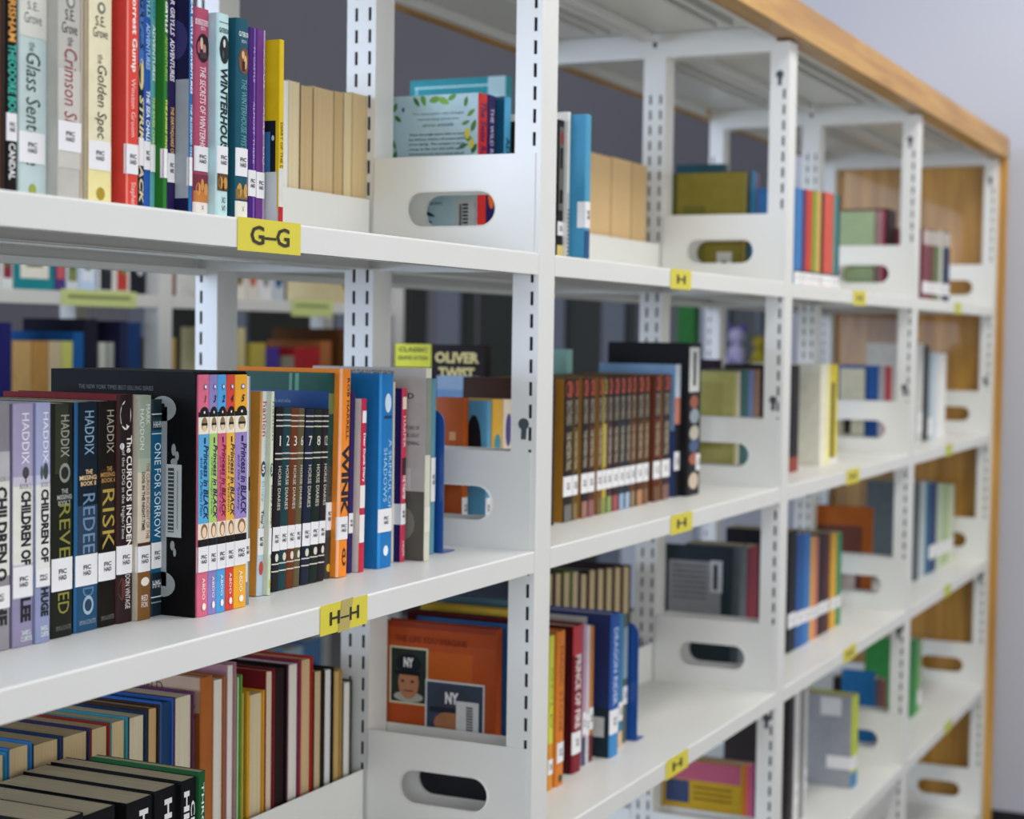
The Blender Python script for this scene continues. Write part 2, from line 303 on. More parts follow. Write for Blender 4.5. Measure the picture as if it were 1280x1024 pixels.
FRONT = [
 [
  (-0.8911, -0.8797, 0.03, 1.5156, 0.1692, 0, 0.13, 'h', '#6b3b12', [('S', 'r', 0.5, 1, 0, 1, '#24130d')], None, "brown-orange hardcover at the photo's left edge on nearest bay's top shelf"),
  (-0.8781, -0.8669, 0.03, 1.5156, 0.1718, 0, 0.13, 'p', '#15100f', [('S', 't', 'GRISHAM', 0.15, 0.85, 0.63, 0.84, '#e0a04a', 'd', 0.02, 0), ('S', 't', 'THEODORE BOONE', 0.12, 0.88, 0.27, 0.62, '#3fb3a2', 'd', 0.03, 0), ('S', 't', 'CANDAL', 0.2, 0.8, 0.06, 0.21, '#e8e8e8', 'd', 0.02, 0)], (0.22, 0.335, 0, 1), "thin black book with teal and orange lettering on nearest bay's top shelf"),
  (-0.8656, -0.8348, 0.03, 1.5156, 0.1849, 0, 0.13, 'p', '#bccdcc', [('S', 'r', 0, 1, 0.62, 1, '#d2d3c8'), ('S', 't', 'S.E.', 0.28, 0.68, 0.725, 0.757, '#3b4a48', 'h', 0, 0), ('S', 't', 'Grove', 0.18, 0.78, 0.672, 0.714, '#3b4a48', 'h', 0, 0), ('S', 't', 'the', 0.35, 0.58, 0.565, 0.6, '#54645f', 'd', 0, 0), ('S', 't', 'Glass Sentence', 0.25, 0.74, 0.12, 0.56, '#34443f', 'd', 0, 0.15), ('S', 'o', 0.35, 0.6, 0.005, 0.05, '#9aa545'), ('S', 'r', 0.0, 0.03, 0, 1, '#9fb3b3')], (0.13, 0.25, 0.02, 0.9), "pale blue-grey novel with dark italic title on nearest bay's top shelf"),
  (-0.8343, -0.8073, 0.02, 1.5156, 0.1902, 0, 0.135, 'p', '#b9b7ae', [('S', 'r', 0, 0.9, 0.12, 0.5, '#c6c3ba'), ('S', 'o', 0.3, 0.65, 0.735, 0.785, '#6f7a70'), ('S', 'o', 0.37, 0.58, 0.745, 0.775, '#c6c3ba'), ('S', 't', 'S.E.', 0.25, 0.65, 0.688, 0.73, '#3c403c', 'h', 0, 0), ('S', 't', 'Grove', 0.12, 0.75, 0.637, 0.68, '#3c403c', 'h', 0, 0), ('S', 't', 'the', 0.36, 0.6, 0.59, 0.625, '#555', 'd', 0, 0), ('S', 't', 'Crimson Skew', 0.22, 0.74, 0.2, 0.58, '#8e3545', 'd', 0, 0.15), ('S', 'r', 0.9, 1, 0, 1, '#c9ac9f')], (0.185, 0.3, 0.0, 0.92), "grey novel with crimson italic title on nearest bay's top shelf"),
  (-0.8018, -0.7731, 0.02, 1.5156, 0.1972, 0, 0.135, 'p', '#e3dcba', [('S', 'r', 0, 1, 0.0, 0.22, '#e6dc9c'), ('S', 'r', 0.0, 0.04, 0, 1, '#a6805e'), ('S', 'o', 0.38, 0.7, 0.72, 0.765, '#6c766a'), ('S', 'o', 0.46, 0.62, 0.73, 0.755, '#e3dcba'), ('S', 't', 'S.E.', 0.3, 0.7, 0.672, 0.71, '#3c403c', 'h', 0, 0), ('S', 't', 'Grove', 0.2, 0.8, 0.628, 0.666, '#3c403c', 'h', 0, 0), ('S', 't', 'the', 0.4, 0.62, 0.53, 0.565, '#555', 'd', 0, 0), ('S', 't', 'Golden Spec', 0.28, 0.76, 0.245, 0.525, '#3b443c', 'd', 0, 0.15), ('S', 'o', 0.35, 0.7, 0.01, 0.06, '#a58c28')], (0.125, 0.235, 0.05, 0.95), "cream novel with grey italic title on nearest bay's top shelf"),
  (-0.7615, -0.7467, 0.015, 1.5156, 0.2037, 0, 0.14, 'p', '#d8483c', [('S', 'r', 0, 0.1, 0, 1, '#ef8678'), ('S', 't', 'Forrest Gump', 0.3, 0.8, 0.505, 0.8, '#fff3e8', 'd', 0.02, 0), ('S', 't', 'Winston Groom', 0.35, 0.7, 0.26, 0.48, '#f3cfc6', 'd', 0, 0), ('S', 't', 'Stephen', 0.25, 0.75, 0.0, 0.09, '#f3cfc6', 'd', 0, 0)], (0.12, 0.232, -0.1, 1), "red paperback with white title on nearest bay's top shelf"),
  (-0.7271, -0.7205, 0.03, 1.5156, 0.2082, 0, 0.125, 'p', '#17223a', [('S', 'r', 0, 1, 0.55, 1, '#3c6db0'), ('S', 'o', 0.0, 0.9, 0.45, 0.57, '#d8c88a'), ('S', 't', 'BEAR GRYLLS', 0.1, 0.9, 0.6, 0.95, '#10151f', 'd', 0.03, 0.2), ('S', 't', 'STRIKE BACK', 0.1, 0.9, 0.02, 0.43, '#d8cf9a', 'd', 0.03, 0.2)], (0.165, 0.27, 0, 1), "thin dark blue adventure paperback with cream disc on nearest bay's top shelf"),
  (-0.7201, -0.7117, 0.03, 1.5156, 0.2049, 0, 0.12, 'p', '#2b57a8', [('S', 't', 'BEAR GRYLLS', 0.25, 0.8, 0.74, 0.95, '#8fd0b0', 'd', 0.03, 0.2), ('S', 't', 'ADVENTURES', 0.2, 0.8, 0.54, 0.72, '#9fc4ee', 'd', 0.03, 0.2), ('S', 't', 'THE SEA CHALLENGE', 0.25, 0.8, 0.19, 0.46, '#e9eefb', 'd', 0.03, 0.2)], (0.155, 0.265, 0, 1), "thin bright blue adventure paperback on nearest bay's top shelf"),
  (-0.7113, -0.7055, 0.03, 1.5156, 0.2051, 0, 0.12, 'p', '#5aa3a5', [('S', 't', 'BEAR GRYLLS', 0.2, 0.8, 0.74, 0.95, '#2d8c9c', 'd', 0.02, 0.2), ('S', 't', 'ADVENTURES', 0.2, 0.8, 0.5, 0.72, '#dff0f0', 'd', 0.03, 0.2), ('S', 't', 'THE RIVER CHALLENGE', 0.2, 0.8, 0.17, 0.44, '#c9e07a', 'd', 0.03, 0.2)], (0.15, 0.255, 0, 1), "thin teal adventure paperback on nearest bay's top shelf"),
  (-0.7051, -0.7004, 0.022, 1.5156, 0.2021, 0, 0.125, 'p', '#2e7a2c', [('S', 't', 'BEAR GRYLLS', 0.2, 0.85, 0.7, 0.92, '#f0f6e6', 'd', 0.03, 0.2), ('S', 't', 'ADVENTURES', 0.2, 0.85, 0.51, 0.69, '#8bc04a', 'd', 0.03, 0.2), ('S', 't', 'THE JUNGLE CHALLENGE', 0.2, 0.85, 0.16, 0.44, '#e3f060', 'd', 0.03, 0.2)], (0.13, 0.245, -0.5, 1), "green adventure paperback with lime lettering on nearest bay's top shelf"),
  (-0.6891, -0.6794, 0.03, 1.5156, 0.2037, 0, 0.12, 'p', '#2b2052', [('S', 't', 'BEAR GRYLLS', 0.2, 0.8, 0.7, 0.9, '#e8e4f0', 'd', 0.03, 0.2), ('S', 't', 'ADVENTURES', 0.2, 0.8, 0.52, 0.69, '#f2eef8', 'd', 0.03, 0.2), ('S', 't', 'THE EARTHQUAKE CHALLENGE', 0.25, 0.8, 0.15, 0.42, '#e0b070', 'd', 0.03, 0.2)], (0.12, 0.235, 0, 1), "dark purple adventure paperback on nearest bay's top shelf"),
  (-0.679, -0.675, 0.016, 1.5156, 0.2002, 0, 0.13, 'p', '#1c6ba8', [('S', 't', 'BEAR GRYLLS', 0.2, 0.85, 0.68, 0.88, '#e8f0fa', 'd', 0.03, 0.2), ('S', 't', 'ADVENTURES', 0.2, 0.85, 0.48, 0.67, '#f4f8ff', 'd', 0.03, 0.2), ('S', 't', 'THE BLIZZARD CHALLENGE', 0.2, 0.85, 0.13, 0.44, '#bfe4f4', 'd', 0.03, 0.2), ('L', 'r', 0, 1, 0, 1, '#1f1d45'), ('L', 'r', 0.9, 1.0, 0.06, 0.54, '#aab0b6'), ('L', 'o', 0.8, 0.99, 0.62, 0.78, '#3d3a6e'), ('L', 'o', 0.7, 0.9, 0.45, 0.6, '#34315f')], (0.11, 0.225, -0.4, 1), "blue adventure paperback with barcoded indigo cover on nearest bay's top shelf"),
  (-0.6547, -0.6338, 0.03, 1.5156, 0.1716, 0, 0.13, 'h', '#b04f6b', [('S', 'r', 0.05, 0.95, 0.918, 0.945, '#e3bcc6'), ('S', 't', 'GUTERSON', 0.1, 0.9, 0.922, 0.94, '#7a2c44', 'h', 0, 0), ('S', 't', 'BEN', 0.35, 0.65, 0.895, 0.912, '#f1d8dd', 'h', 0, 0), ('S', 'o', 0.08, 0.95, 0.74, 0.88, '#231a22'), ('S', 'o', 0.3, 0.5, 0.8, 0.86, '#d9b09a'), ('S', 'o', 0.48, 0.7, 0.78, 0.83, '#b88a7c'), ('S', 'r', 0.3, 0.75, 0.76, 0.79, '#4a3038'), ('S', 't', 'THE SECRETS OF WINTERHOUSE', 0.3, 0.68, 0.27, 0.72, '#f4dfe2', 'd', 0.01, 0.15), ('S', 'r', 0, 1, 0.0, 0.065, '#e9dfd4'), ('S', 'r', 0.02, 0.98, 0.065, 0.12, '#c47a3c'), ('S', 'r', 0.02, 0.98, 0.12, 0.2, '#7a3040'), ('S', 'o', 0.1, 0.4, 0.1, 0.16, '#d8954c'), ('S', 'o', 0.4, 0.6, 0.12, 0.18, '#d8954c'), ('S', 'o', 0.6, 0.9, 0.1, 0.16, '#d8954c'), ('S', 't', 'X', 0.45, 0.6, 0.03, 0.05, '#222', 'h', 0, 0)], (0.215, 0.335, 0.02, 0.98), "rose-pink hardcover with dark oval portrait on nearest bay's top shelf"),
  (-0.6334, -0.6168, 0.022, 1.5156, 0.1699, 0, 0.135, 'h', '#bcdcdc', [('S', 't', 'GUTERSON', 0.1, 0.9, 0.905, 0.93, '#2c3b40', 'h', 0.02, 0), ('S', 'r', 0.1, 0.9, 0.955, 0.958, '#2c3b40'), ('S', 'o', 0.12, 0.95, 0.755, 0.895, '#12191c'), ('S', 'o', 0.4, 0.6, 0.835, 0.875, '#cfd8d0'), ('S', 'o', 0.3, 0.5, 0.78, 0.82, '#3c4c50'), ('S', 't', 'WINTERHOUSE', 0.2, 0.82, 0.3, 0.735, '#14252c', 'd', 0.035, 0.12), ('S', 'r', 0.05, 0.95, 0.13, 0.215, '#5c4426'), ('S', 'o', 0.1, 0.45, 0.14, 0.2, '#c8913f'), ('S', 'o', 0.5, 0.85, 0.14, 0.2, '#c8913f'), ('S', 'r', 0.42, 0.56, 0.13, 0.17, '#2a1c10'), ('S', 't', 'XI', 0.35, 0.65, 0.07, 0.1, '#222', 'h', 0, 0), ('S', 't', 'VI', 0.35, 0.65, 0.03, 0.06, '#222', 'h', 0, 0)], (0.215, 0.35, 0.02, 1.0), "mint hardcover with bold black vertical title on nearest bay's top shelf"),
  (-0.6078, -0.5904, 0.02, 1.5156, 0.17, 0, 0.135, 'h', '#1f5566', [('S', 't', 'GUTERSON', 0.1, 0.9, 0.91, 0.935, '#d8e8ea', 'h', 0.02, 0), ('S', 't', 'BEN', 0.3, 0.7, 0.88, 0.895, '#b8d0d4', 'h', 0, 0), ('S', 'o', 0.1, 0.95, 0.725, 0.855, '#7c4a28'), ('S', 'o', 0.3, 0.55, 0.8, 0.84, '#d6b07c'), ('S', 'o', 0.5, 0.75, 0.75, 0.82, '#d6b07c'), ('S', 'r', 0.38, 0.6, 0.74, 0.79, '#2c1c18'), ('S', 't', 'THE WINTERHOUSE MYSTERIES', 0.3, 0.75, 0.28, 0.7, '#6fa9b4', 'd', 0, 0.15), ('S', 'r', 0.02, 0.98, 0.1, 0.15, '#8a6a34'), ('S', 'o', 0.05, 0.4, 0.11, 0.18, '#c89a4c'), ('S', 'o', 0.55, 0.95, 0.11, 0.18, '#c89a4c'), ('S', 'r', 0, 1, 0, 0.09, '#e2dfd0'), ('S', 't', 'X', 0.4, 0.6, 0.04, 0.065, '#222', 'h', 0, 0)], (0.215, 0.355, -0.0, 0.98), "teal hardcover with brown oval portrait on nearest bay's top shelf"),
  (-0.5811, -0.5688, 0.025, 1.5156, 0.1669, 0, 0.12, 'p', '#452173', [('S', 'r', 0.55, 0.75, 0, 1, '#7b55a6'), ('S', 't', 'ALMOST THERE', 0.5, 0.72, 0.3, 0.62, '#c9b6e0', 'd', 0, 0), ('S', 't', 'M. CASTLE', 0.5, 0.72, 0.72, 0.9, '#c9b6e0', 'd', 0, 0)], (0.13, 0.265, -0.2, 1), "glossy violet paperback, left of the matching pair on nearest bay's top shelf"),
  (-0.5681, -0.5556, 0.025, 1.5156, 0.1677, 0, 0.12, 'p', '#6b3880', [('S', 'r', 0.7, 1, 0, 1, '#a98cb8'), ('S', 't', 'ALMOST THERE TOO', 0.7, 1, 0.3, 0.9, '#efe2f5', 'd', 0, 0)], (0.125, 0.26, -0.2, 1), "plum-violet paperback, right of the matching pair on nearest bay's top shelf"),
  (-0.5495, -0.5424, 0.014, 1.5156, 0.1606, 0, 0.12, 'p', '#d9b81b', [('S', 't', 'DIARY OF THE DAY', 0.2, 0.8, 0.25, 0.55, '#2c2410', 'd', 0, 0), ('S', 'r', 0, 1, 0.0, 0.09, '#b3202c'), ('S', 'r', 0, 1, 0.09, 0.3, '#d8d6cc'), ('L', 'r', 0.0, 1, 0, 0.08, '#b8bcc0'), ('L', 'r', 0.8, 0.92, 0.08, 0.13, '#c03020'), ('L', 'r', 0.8, 0.975, 0.24, 0.56, '#181c24'), ('L', 'r', 0.8, 0.93, 0.27, 0.5, '#3d6f9c'), ('L', 'o', 0.94, 0.965, 0.45, 0.48, '#b8c4c8'), ('L', 'r', 0.82, 0.87, 0.64, 0.78, '#d9a0a8'), ('L', 'r', 0.86, 0.99, 0.0, 0.28, '#c9cccb')], None, "yellow paperback with phone on its cover on nearest bay's top shelf"),
 ],
 [
  (-0.8209, -0.7962, 0.0982, 1.1698, 0.1934, 0, 0.1243, 'p', '#8f8c92', [('S', 'r', 0, 1, 0.3, 0.68, '#dfe0d6'), ('S', 'r', 0, 1, 0.68, 0.8, '#b9b9bc'), ('S', 't', 'CHILDREN O', 0.35, 0.85, 0.28, 0.66, '#2a2b30', 'd', 0.05, 0), ('S', 't', 'HE', 0.35, 0.85, 0.1, 0.2, '#2a2b30', 'd', 0.05, 0), ('S', 't', 'BOOK 1', 0.3, 0.9, 0.68, 0.7, '#888', 'h', 0, 0)], (0.17, 0.26, -0.1, 1), "grey-topped white book, cut off by the photo edge on nearest bay's second shelf"),
  (-0.794, -0.7706, 0.0971, 1.1698, 0.1914, 0, 0.1254, 'p', '#8f88a6', [('S', 'r', 0, 1, 0.7, 1, '#a9a1c0'), ('S', 'r', 0, 1, 0.52, 0.7, '#c9c4d4'), ('S', 'r', 0, 1, 0.34, 0.66, '#e1e2d8'), ('S', 'r', 0, 1, 0.2, 0.34, '#c5c1cf'), ('S', 't', 'HADDIX', 0.4, 0.75, 0.75, 0.96, '#f4f2f8', 'd', 0, 0), ('S', 'o', 0.42, 0.75, 0.69, 0.74, '#444a48'), ('S', 'r', 0.56, 0.61, 0.675, 0.7, '#333'), ('S', 't', 'BOOK 2', 0.3, 0.85, 0.65, 0.67, '#777', 'h', 0, 0), ('S', 't', 'CHILDREN OF', 0.35, 0.85, 0.335, 0.64, '#23242a', 'd', 0.05, 0), ('S', 't', 'LEE', 0.35, 0.85, 0.1, 0.2, '#23242a', 'd', 0.05, 0), ('S', 't', 'DAVID G.', 0.4, 0.85, 0.045, 0.065, '#efe', 'h', 0, 0), ('S', 't', 'CURTIS', 0.35, 0.9, 0.02, 0.04, '#efe', 'h', 0, 0)], (0.205, 0.33, 0.0, 0.98), "lavender and white book with black title and tree on nearest bay's second shelf"),
  (-0.7702, -0.7533, 0.0948, 1.1698, 0.1915, 0, 0.1277, 'p', '#8d95b8', [('S', 'r', 0, 1, 0.7, 1, '#a6acd0'), ('S', 'r', 0, 1, 0.52, 0.7, '#c6c9dc'), ('S', 'r', 0, 1, 0.3, 0.66, '#e1e2dc'), ('S', 't', 'HADDIX', 0.45, 0.8, 0.75, 0.96, '#f4f4fb', 'd', 0, 0), ('S', 'o', 0.25, 0.45, 0.68, 0.74, '#555c5a'), ('S', 'o', 0.45, 0.8, 0.68, 0.75, '#444a48'), ('S', 't', 'BOOK 1', 0.3, 0.9, 0.65, 0.67, '#777', 'h', 0, 0), ('S', 't', 'CHILDREN OF', 0.3, 0.85, 0.335, 0.64, '#23242a', 'd', 0.05, 0), ('S', 't', 'HUGE', 0.3, 0.85, 0.11, 0.23, '#23242a', 'd', 0.05, 0), ('S', 't', 'DAVID G.', 0.3, 0.8, 0.05, 0.07, '#efe', 'h', 0, 0), ('S', 't', 'CURTIS', 0.3, 0.85, 0.025, 0.045, '#efe', 'h', 0, 0)], (0.235, 0.31, 0.0, 0.98), "periwinkle and white book with black title on nearest bay's second shelf"),
  (-0.7486, -0.722, 0.0981, 1.1698, 0.19, 0, 0.1244, 'p', '#1d2018', [('S', 'r', 0.15, 0.75, 0.7, 1, '#2f3524'), ('S', 't', 'HADDIX', 0.42, 0.8, 0.77, 0.95, '#a9aa9c', 'd', 0, 0), ('S', 'o', 0.35, 0.85, 0.66, 0.745, '#8e948c'), ('S', 'o', 0.42, 0.78, 0.675, 0.73, '#23261f'), ('S', 't', 'THE', 0.45, 0.75, 0.615, 0.635, '#aeb6ae', 'h', 0.02, 0), ('S', 't', 'MISSING:', 0.25, 0.95, 0.59, 0.61, '#aeb6ae', 'h', 0.02, 0), ('S', 't', 'BOOK 7', 0.3, 0.85, 0.565, 0.585, '#aeb6ae', 'h', 0.02, 0), ('S', 't', 'REVE', 0.35, 0.85, 0.34, 0.57, '#8c8a3c', 'd', 0, 0), ('S', 't', 'ED', 0.3, 0.8, 0.1, 0.19, '#8c8a3c', 'd', 0, 0), ('S', 't', 'SIMON & SCHUSTER', 0.2, 0.9, 0.03, 0.05, '#74776c', 'h', 0, 0)], (0.2, 0.34, 0.02, 0.98), "black-green book with olive outlined title on nearest bay's second shelf"),
  (-0.7185, -0.6884, 0.0996, 1.1698, 0.1903, 0, 0.1229, 'p', '#12202e', [('S', 'r', 0, 0.12, 0, 1, '#1f5d8c'), ('S', 'r', 0.12, 1, 0.3, 0.55, '#2a3e55'), ('S', 'r', 0.1, 1, 0.0, 0.22, '#1d4a6c'), ('S', 't', 'HADDIX', 0.42, 0.8, 0.77, 0.96, '#8fb0cc', 'd', 0, 0), ('S', 't', 'THE', 0.45, 0.75, 0.685, 0.705, '#e8c896', 'h', 0.02, 0), ('S', 't', 'MISSING:', 0.2, 0.95, 0.66, 0.68, '#e8c896', 'h', 0.02, 0), ('S', 't', 'BOOK 8', 0.25, 0.9, 0.635, 0.655, '#e8c896', 'h', 0.02, 0), ('S', 't', 'REDEE', 0.35, 0.85, 0.34, 0.6, '#6f8fae', 'd', 0, 0), ('S', 't', 'D', 0.35, 0.8, 0.15, 0.19, '#5c7f9f', 'd', 0, 0), ('S', 'o', 0.35, 0.8, 0.07, 0.155, '#9ab2c0'), ('S', 'o', 0.42, 0.73, 0.085, 0.14, '#1f3c55'), ('S', 't', 'SIMON & SCHUSTER', 0.2, 0.9, 0.03, 0.05, '#9ab', 'h', 0, 0)], (0.2, 0.335, 0.04, 1.0), "navy book with silvery blue outlined title on nearest bay's second shelf"),
  (-0.6876, -0.665, 0.0995, 1.1698, 0.1902, 0, 0.123, 'p', '#17140e', [('S', 'r', 0.1, 0.9, 0.4, 0.7, '#241c12'), ('S', 't', 'HADDIX', 0.45, 0.85, 0.77, 0.96, '#a8a494', 'd', 0, 0), ('S', 't', 'THE', 0.45, 0.75, 0.69, 0.71, '#b88a4c', 'h', 0.02, 0), ('S', 't', 'MISSING:', 0.1, 0.95, 0.665, 0.685, '#b88a4c', 'h', 0.02, 0), ('S', 't', 'BOOK 6', 0.15, 0.95, 0.64, 0.66, '#b88a4c', 'h', 0.02, 0), ('S', 't', 'RISK', 0.2, 0.9, 0.345, 0.61, '#b09a48', 'd', 0, 0), ('S', 't', 'SIMON & SCHUSTER', 0.15, 0.9, 0.03, 0.05, '#777', 'h', 0, 0)], (0.205, 0.33, 0.0, 1), "near-black book with gold outlined title on nearest bay's second shelf"),
  (-0.6637, -0.6424, 0.0996, 1.1698, 0.195, 0, 0.1229, 'h', '#6e1f22', [('S', 'r', 0, 1, 0, 1, '#261415'), ('S', 'o', 0.1, 0.78, 0.845, 0.975, '#ece9e2'), ('S', 'o', 0.3, 1.0, 0.862, 0.998, '#261415'), ('S', 'o', 0.1, 0.35, 0.76, 0.79, '#ddd'), ('S', 't', 'The CURIOUS INCIDENT', 0.5, 0.85, 0.3, 0.82, '#f0ece6', 'd', 0.02, 0), ('S', 't', 'of the DOG in the Night-Time', 0.15, 0.4, 0.37, 0.76, '#d8d2cc', 'd', 0, 0), ('S', 't', 'DON VINTAGE', 0.45, 0.75, 0.06, 0.21, '#e0dcd6', 'd', 0, 0), ('S', 'o', 0.05, 0.45, 0.1, 0.2, '#5e2f2c')], (0.215, 0.34, 0, 1), "dark brown hardcover with crescent moon on its spine on nearest bay's second shelf"),
  (-0.6418, -0.6241, 0.0938, 1.1698, 0.1939, 0, 0.1287, 'p', '#d2c7b2', [('S', 'r', 0, 1, 0.72, 1, '#95a593'), ('S', 'r', 0, 1, 0.66, 0.72, '#a9b3a0'), ('S', 't', 'MARK', 0.55, 0.85, 0.87, 0.96, '#dfe6da', 'd', 0, 0), ('S', 't', 'HADDON', 0.1, 0.4, 0.76, 0.94, '#dfe6da', 'd', 0, 0), ('S', 't', 'THE CURIOUS INCIDENT OF THE', 0.6, 0.85, 0.36, 0.7, '#8a3328', 'd', 0, 0), ('S', 't', 'DOG IN THE NIGHT-TIME', 0.25, 0.5, 0.4, 0.66, '#2c2c2a', 'd', 0.02, 0), ('S', 'r', 0, 1, 0.325, 0.345, '#4a2e28'), ('S', 'r', 0, 1, 0, 0.22, '#7a5328'), ('S', 'o', 0.2, 0.85, 0.15, 0.19, '#e4ddd0'), ('S', 't', 'RED', 0.25, 0.75, 0.085, 0.11, '#eee', 'h', 0, 0), ('S', 't', 'FOX', 0.25, 0.75, 0.055, 0.08, '#eee', 'h', 0, 0)], (0.215, 0.33, -0.1, 1), "sage and cream book with brown foot on nearest bay's second shelf"),
  (-0.6181, -0.6031, 0.0975, 1.1698, 0.1898, 0, 0.125, 'p', '#17577a', [('S', 'r', 0, 1, 0.86, 1, '#15262e'), ('S', 'r', 0, 1, 0.93, 0.935, '#cdd8da'), ('S', 'r', 0, 1, 0.84, 0.845, '#cdd8da'), ('S', 'r', 0.05, 0.95, 0.88, 0.915, '#1f3a42'), ('S', 't', 'HAHN', 0.1, 0.9, 0.87, 0.9, '#d7e2e4', 'h', 0, 0), ('S', 't', 'ONE FOR SORROW', 0.2, 0.8, 0.36, 0.8, '#cfe6ef', 'd', 0, 0), ('S', 'r', 0, 1, 0, 0.2, '#13222b'), ('S', 't', 'HMH', 0.1, 0.9, 0.13, 0.165, '#dfe6e8', 'h', 0, 0), ('S', 'r', 0.0, 1, 0.085, 0.09, '#cdd8da'), ('S', 'r', 0.0, 1, 0.06, 0.065, '#89969a')], (0.22, 0.34, 0, 1), "slim teal book with white curly title on nearest bay's second shelf"),
  (-0.6019, -0.5865, 0.06, 1.1698, 0.212, 0, 0.145, 'p', '#d96c86', [('S', 'r', 0, 1, 0.825, 0.845, '#14100f'), ('S', 'o', 0.1, 0.9, 0.822, 0.868, '#14100f'), ('S', 'o', 0.42, 0.58, 0.838, 0.85, '#e8e4da'), ('S', 'r', 0, 1, 0.755, 0.825, '#efe6d2'), ('S', 'o', 0.2, 0.8, 0.765, 0.825, '#8a7450'), ('S', 'o', 0.3, 0.7, 0.765, 0.8, '#e2c9a4'), ('S', 'r', 0.22, 0.8, 0.79, 0.8, '#241c18'), ('S', 'r', 0, 1, 0.385, 0.755, '#57a7d6'), ('S', 'r', 0, 1, 0.32, 0.385, '#ecdcc4'), ('S', 'o', 0.2, 0.85, 0.322, 0.384, '#8a6b4c'), ('S', 'o', 0.32, 0.75, 0.325, 0.37, '#f0cfae'), ('S', 'r', 0, 1, 0.29, 0.32, '#14100f'), ('S', 'o', 0.42, 0.72, 0.938, 0.962, '#5c6c9c'), ('S', 'o', 0.47, 0.67, 0.943, 0.957, '#e8ecf4'), ('S', 't', '1', 0.48, 0.62, 0.885, 0.915, '#1c1840', 'h', 0.03, 0.3), ('S', 'r', 0.45, 0.6, 0.715, 0.74, '#1c1c50'), ('S', 't', 'Princess in BLACK', 0.42, 0.9, 0.4, 0.71, '#1c1c50', 'd', 0.02, 0.3), ('S', 't', 'and the Perfect Plan', 0.12, 0.36, 0.42, 0.66, '#22406a', 'd', 0, 0.3), ('S', 't', 'ABDO', 0.35, 0.62, 0.07, 0.16, '#f4efe6', 'd', 0, 0), ('S', 'o', 0.35, 0.7, 0.025, 0.055, '#f4efe6')], (0.185, 0.29, -0.02, 1.02), "pink-topped blue slim volume of the boxed set on nearest bay's second shelf"),
  (-0.5861, -0.5738, 0.06, 1.1698, 0.2118, 0, 0.145, 'p', '#8f83bd', [('S', 'r', 0, 1, 0.825, 0.845, '#14100f'), ('S', 'o', 0.1, 0.9, 0.822, 0.868, '#14100f'), ('S', 'o', 0.42, 0.58, 0.838, 0.85, '#e8e4da'), ('S', 'r', 0, 1, 0.755, 0.825, '#efe6d2'), ('S', 'o', 0.2, 0.8, 0.765, 0.825, '#8a7450'), ('S', 'o', 0.3, 0.7, 0.765, 0.8, '#e2c9a4'), ('S', 'r', 0.22, 0.8, 0.79, 0.8, '#241c18'), ('S', 'r', 0, 1, 0.385, 0.755, '#a7cf6d'), ('S', 'r', 0, 1, 0.32, 0.385, '#ecdcc4'), ('S', 'o', 0.2, 0.85, 0.322, 0.384, '#8a6b4c'), ('S', 'o', 0.32, 0.75, 0.325, 0.37, '#f0cfae'), ('S', 'r', 0, 1, 0.29, 0.32, '#14100f'), ('S', 'o', 0.42, 0.72, 0.938, 0.962, '#5c6c9c'), ('S', 'o', 0.47, 0.67, 0.943, 0.957, '#e8ecf4'), ('S', 't', '3', 0.42, 0.72, 0.885, 0.915, '#1c1840', 'h', 0.03, 0.3), ('S', 'r', 0.45, 0.6, 0.715, 0.74, '#1c1c50'), ('S', 't', 'Princess in BLACK', 0.42, 0.9, 0.4, 0.71, '#1c1c50', 'd', 0.02, 0.3), ('S', 't', 'and the Hungry Horde', 0.12, 0.36, 0.42, 0.66, '#1f6a30', 'd', 0, 0.3), ('S', 't', 'ABDO', 0.35, 0.62, 0.07, 0.16, '#f4efe6', 'd', 0, 0), ('S', 'o', 0.35, 0.7, 0.025, 0.055, '#f4efe6')], (0.185, 0.29, -0.02, 1.02), "purple-topped green slim volume of the boxed set on nearest bay's second shelf"),
  (-0.5733, -0.5603, 0.06, 1.1698, 0.2116, 0, 0.145, 'p', '#4fa2dc', [('S', 'r', 0, 1, 0.825, 0.845, '#14100f'), ('S', 'o', 0.1, 0.9, 0.822, 0.868, '#14100f'), ('S', 'o', 0.42, 0.58, 0.838, 0.85, '#e8e4da'), ('S', 'r', 0, 1, 0.755, 0.825, '#efe6d2'), ('S', 'o', 0.2, 0.8, 0.765, 0.825, '#8a7450'), ('S', 'o', 0.3, 0.7, 0.765, 0.8, '#e2c9a4'), ('S', 'r', 0.22, 0.8, 0.79, 0.8, '#241c18'), ('S', 'r', 0, 1, 0.385, 0.755, '#d0607e'), ('S', 'r', 0, 1, 0.32, 0.385, '#ecdcc4'), ('S', 'o', 0.2, 0.85, 0.322, 0.384, '#8a6b4c'), ('S', 'o', 0.32, 0.75, 0.325, 0.37, '#f0cfae'), ('S', 'r', 0, 1, 0.29, 0.32, '#14100f'), ('S', 'o', 0.42, 0.72, 0.938, 0.962, '#5c6c9c'), ('S', 'o', 0.47, 0.67, 0.943, 0.957, '#e8ecf4'), ('S', 't', '2', 0.42, 0.72, 0.885, 0.915, '#1c1840', 'h', 0.03, 0.3), ('S', 'r', 0.45, 0.6, 0.715, 0.74, '#1c1c50'), ('S', 't', 'Princess in BLACK', 0.42, 0.9, 0.4, 0.71, '#7a1030', 'd', 0.02, 0.3), ('S', 't', 'and the Party Day', 0.12, 0.36, 0.42, 0.66, '#22406a', 'd', 0, 0.3), ('S', 't', 'ABDO', 0.35, 0.62, 0.07, 0.16, '#f4efe6', 'd', 0, 0), ('S', 'o', 0.35, 0.7, 0.025, 0.055, '#f4efe6')], (0.185, 0.29, -0.02, 1.02), "blue-topped rose slim volume of the boxed set on nearest bay's second shelf"),
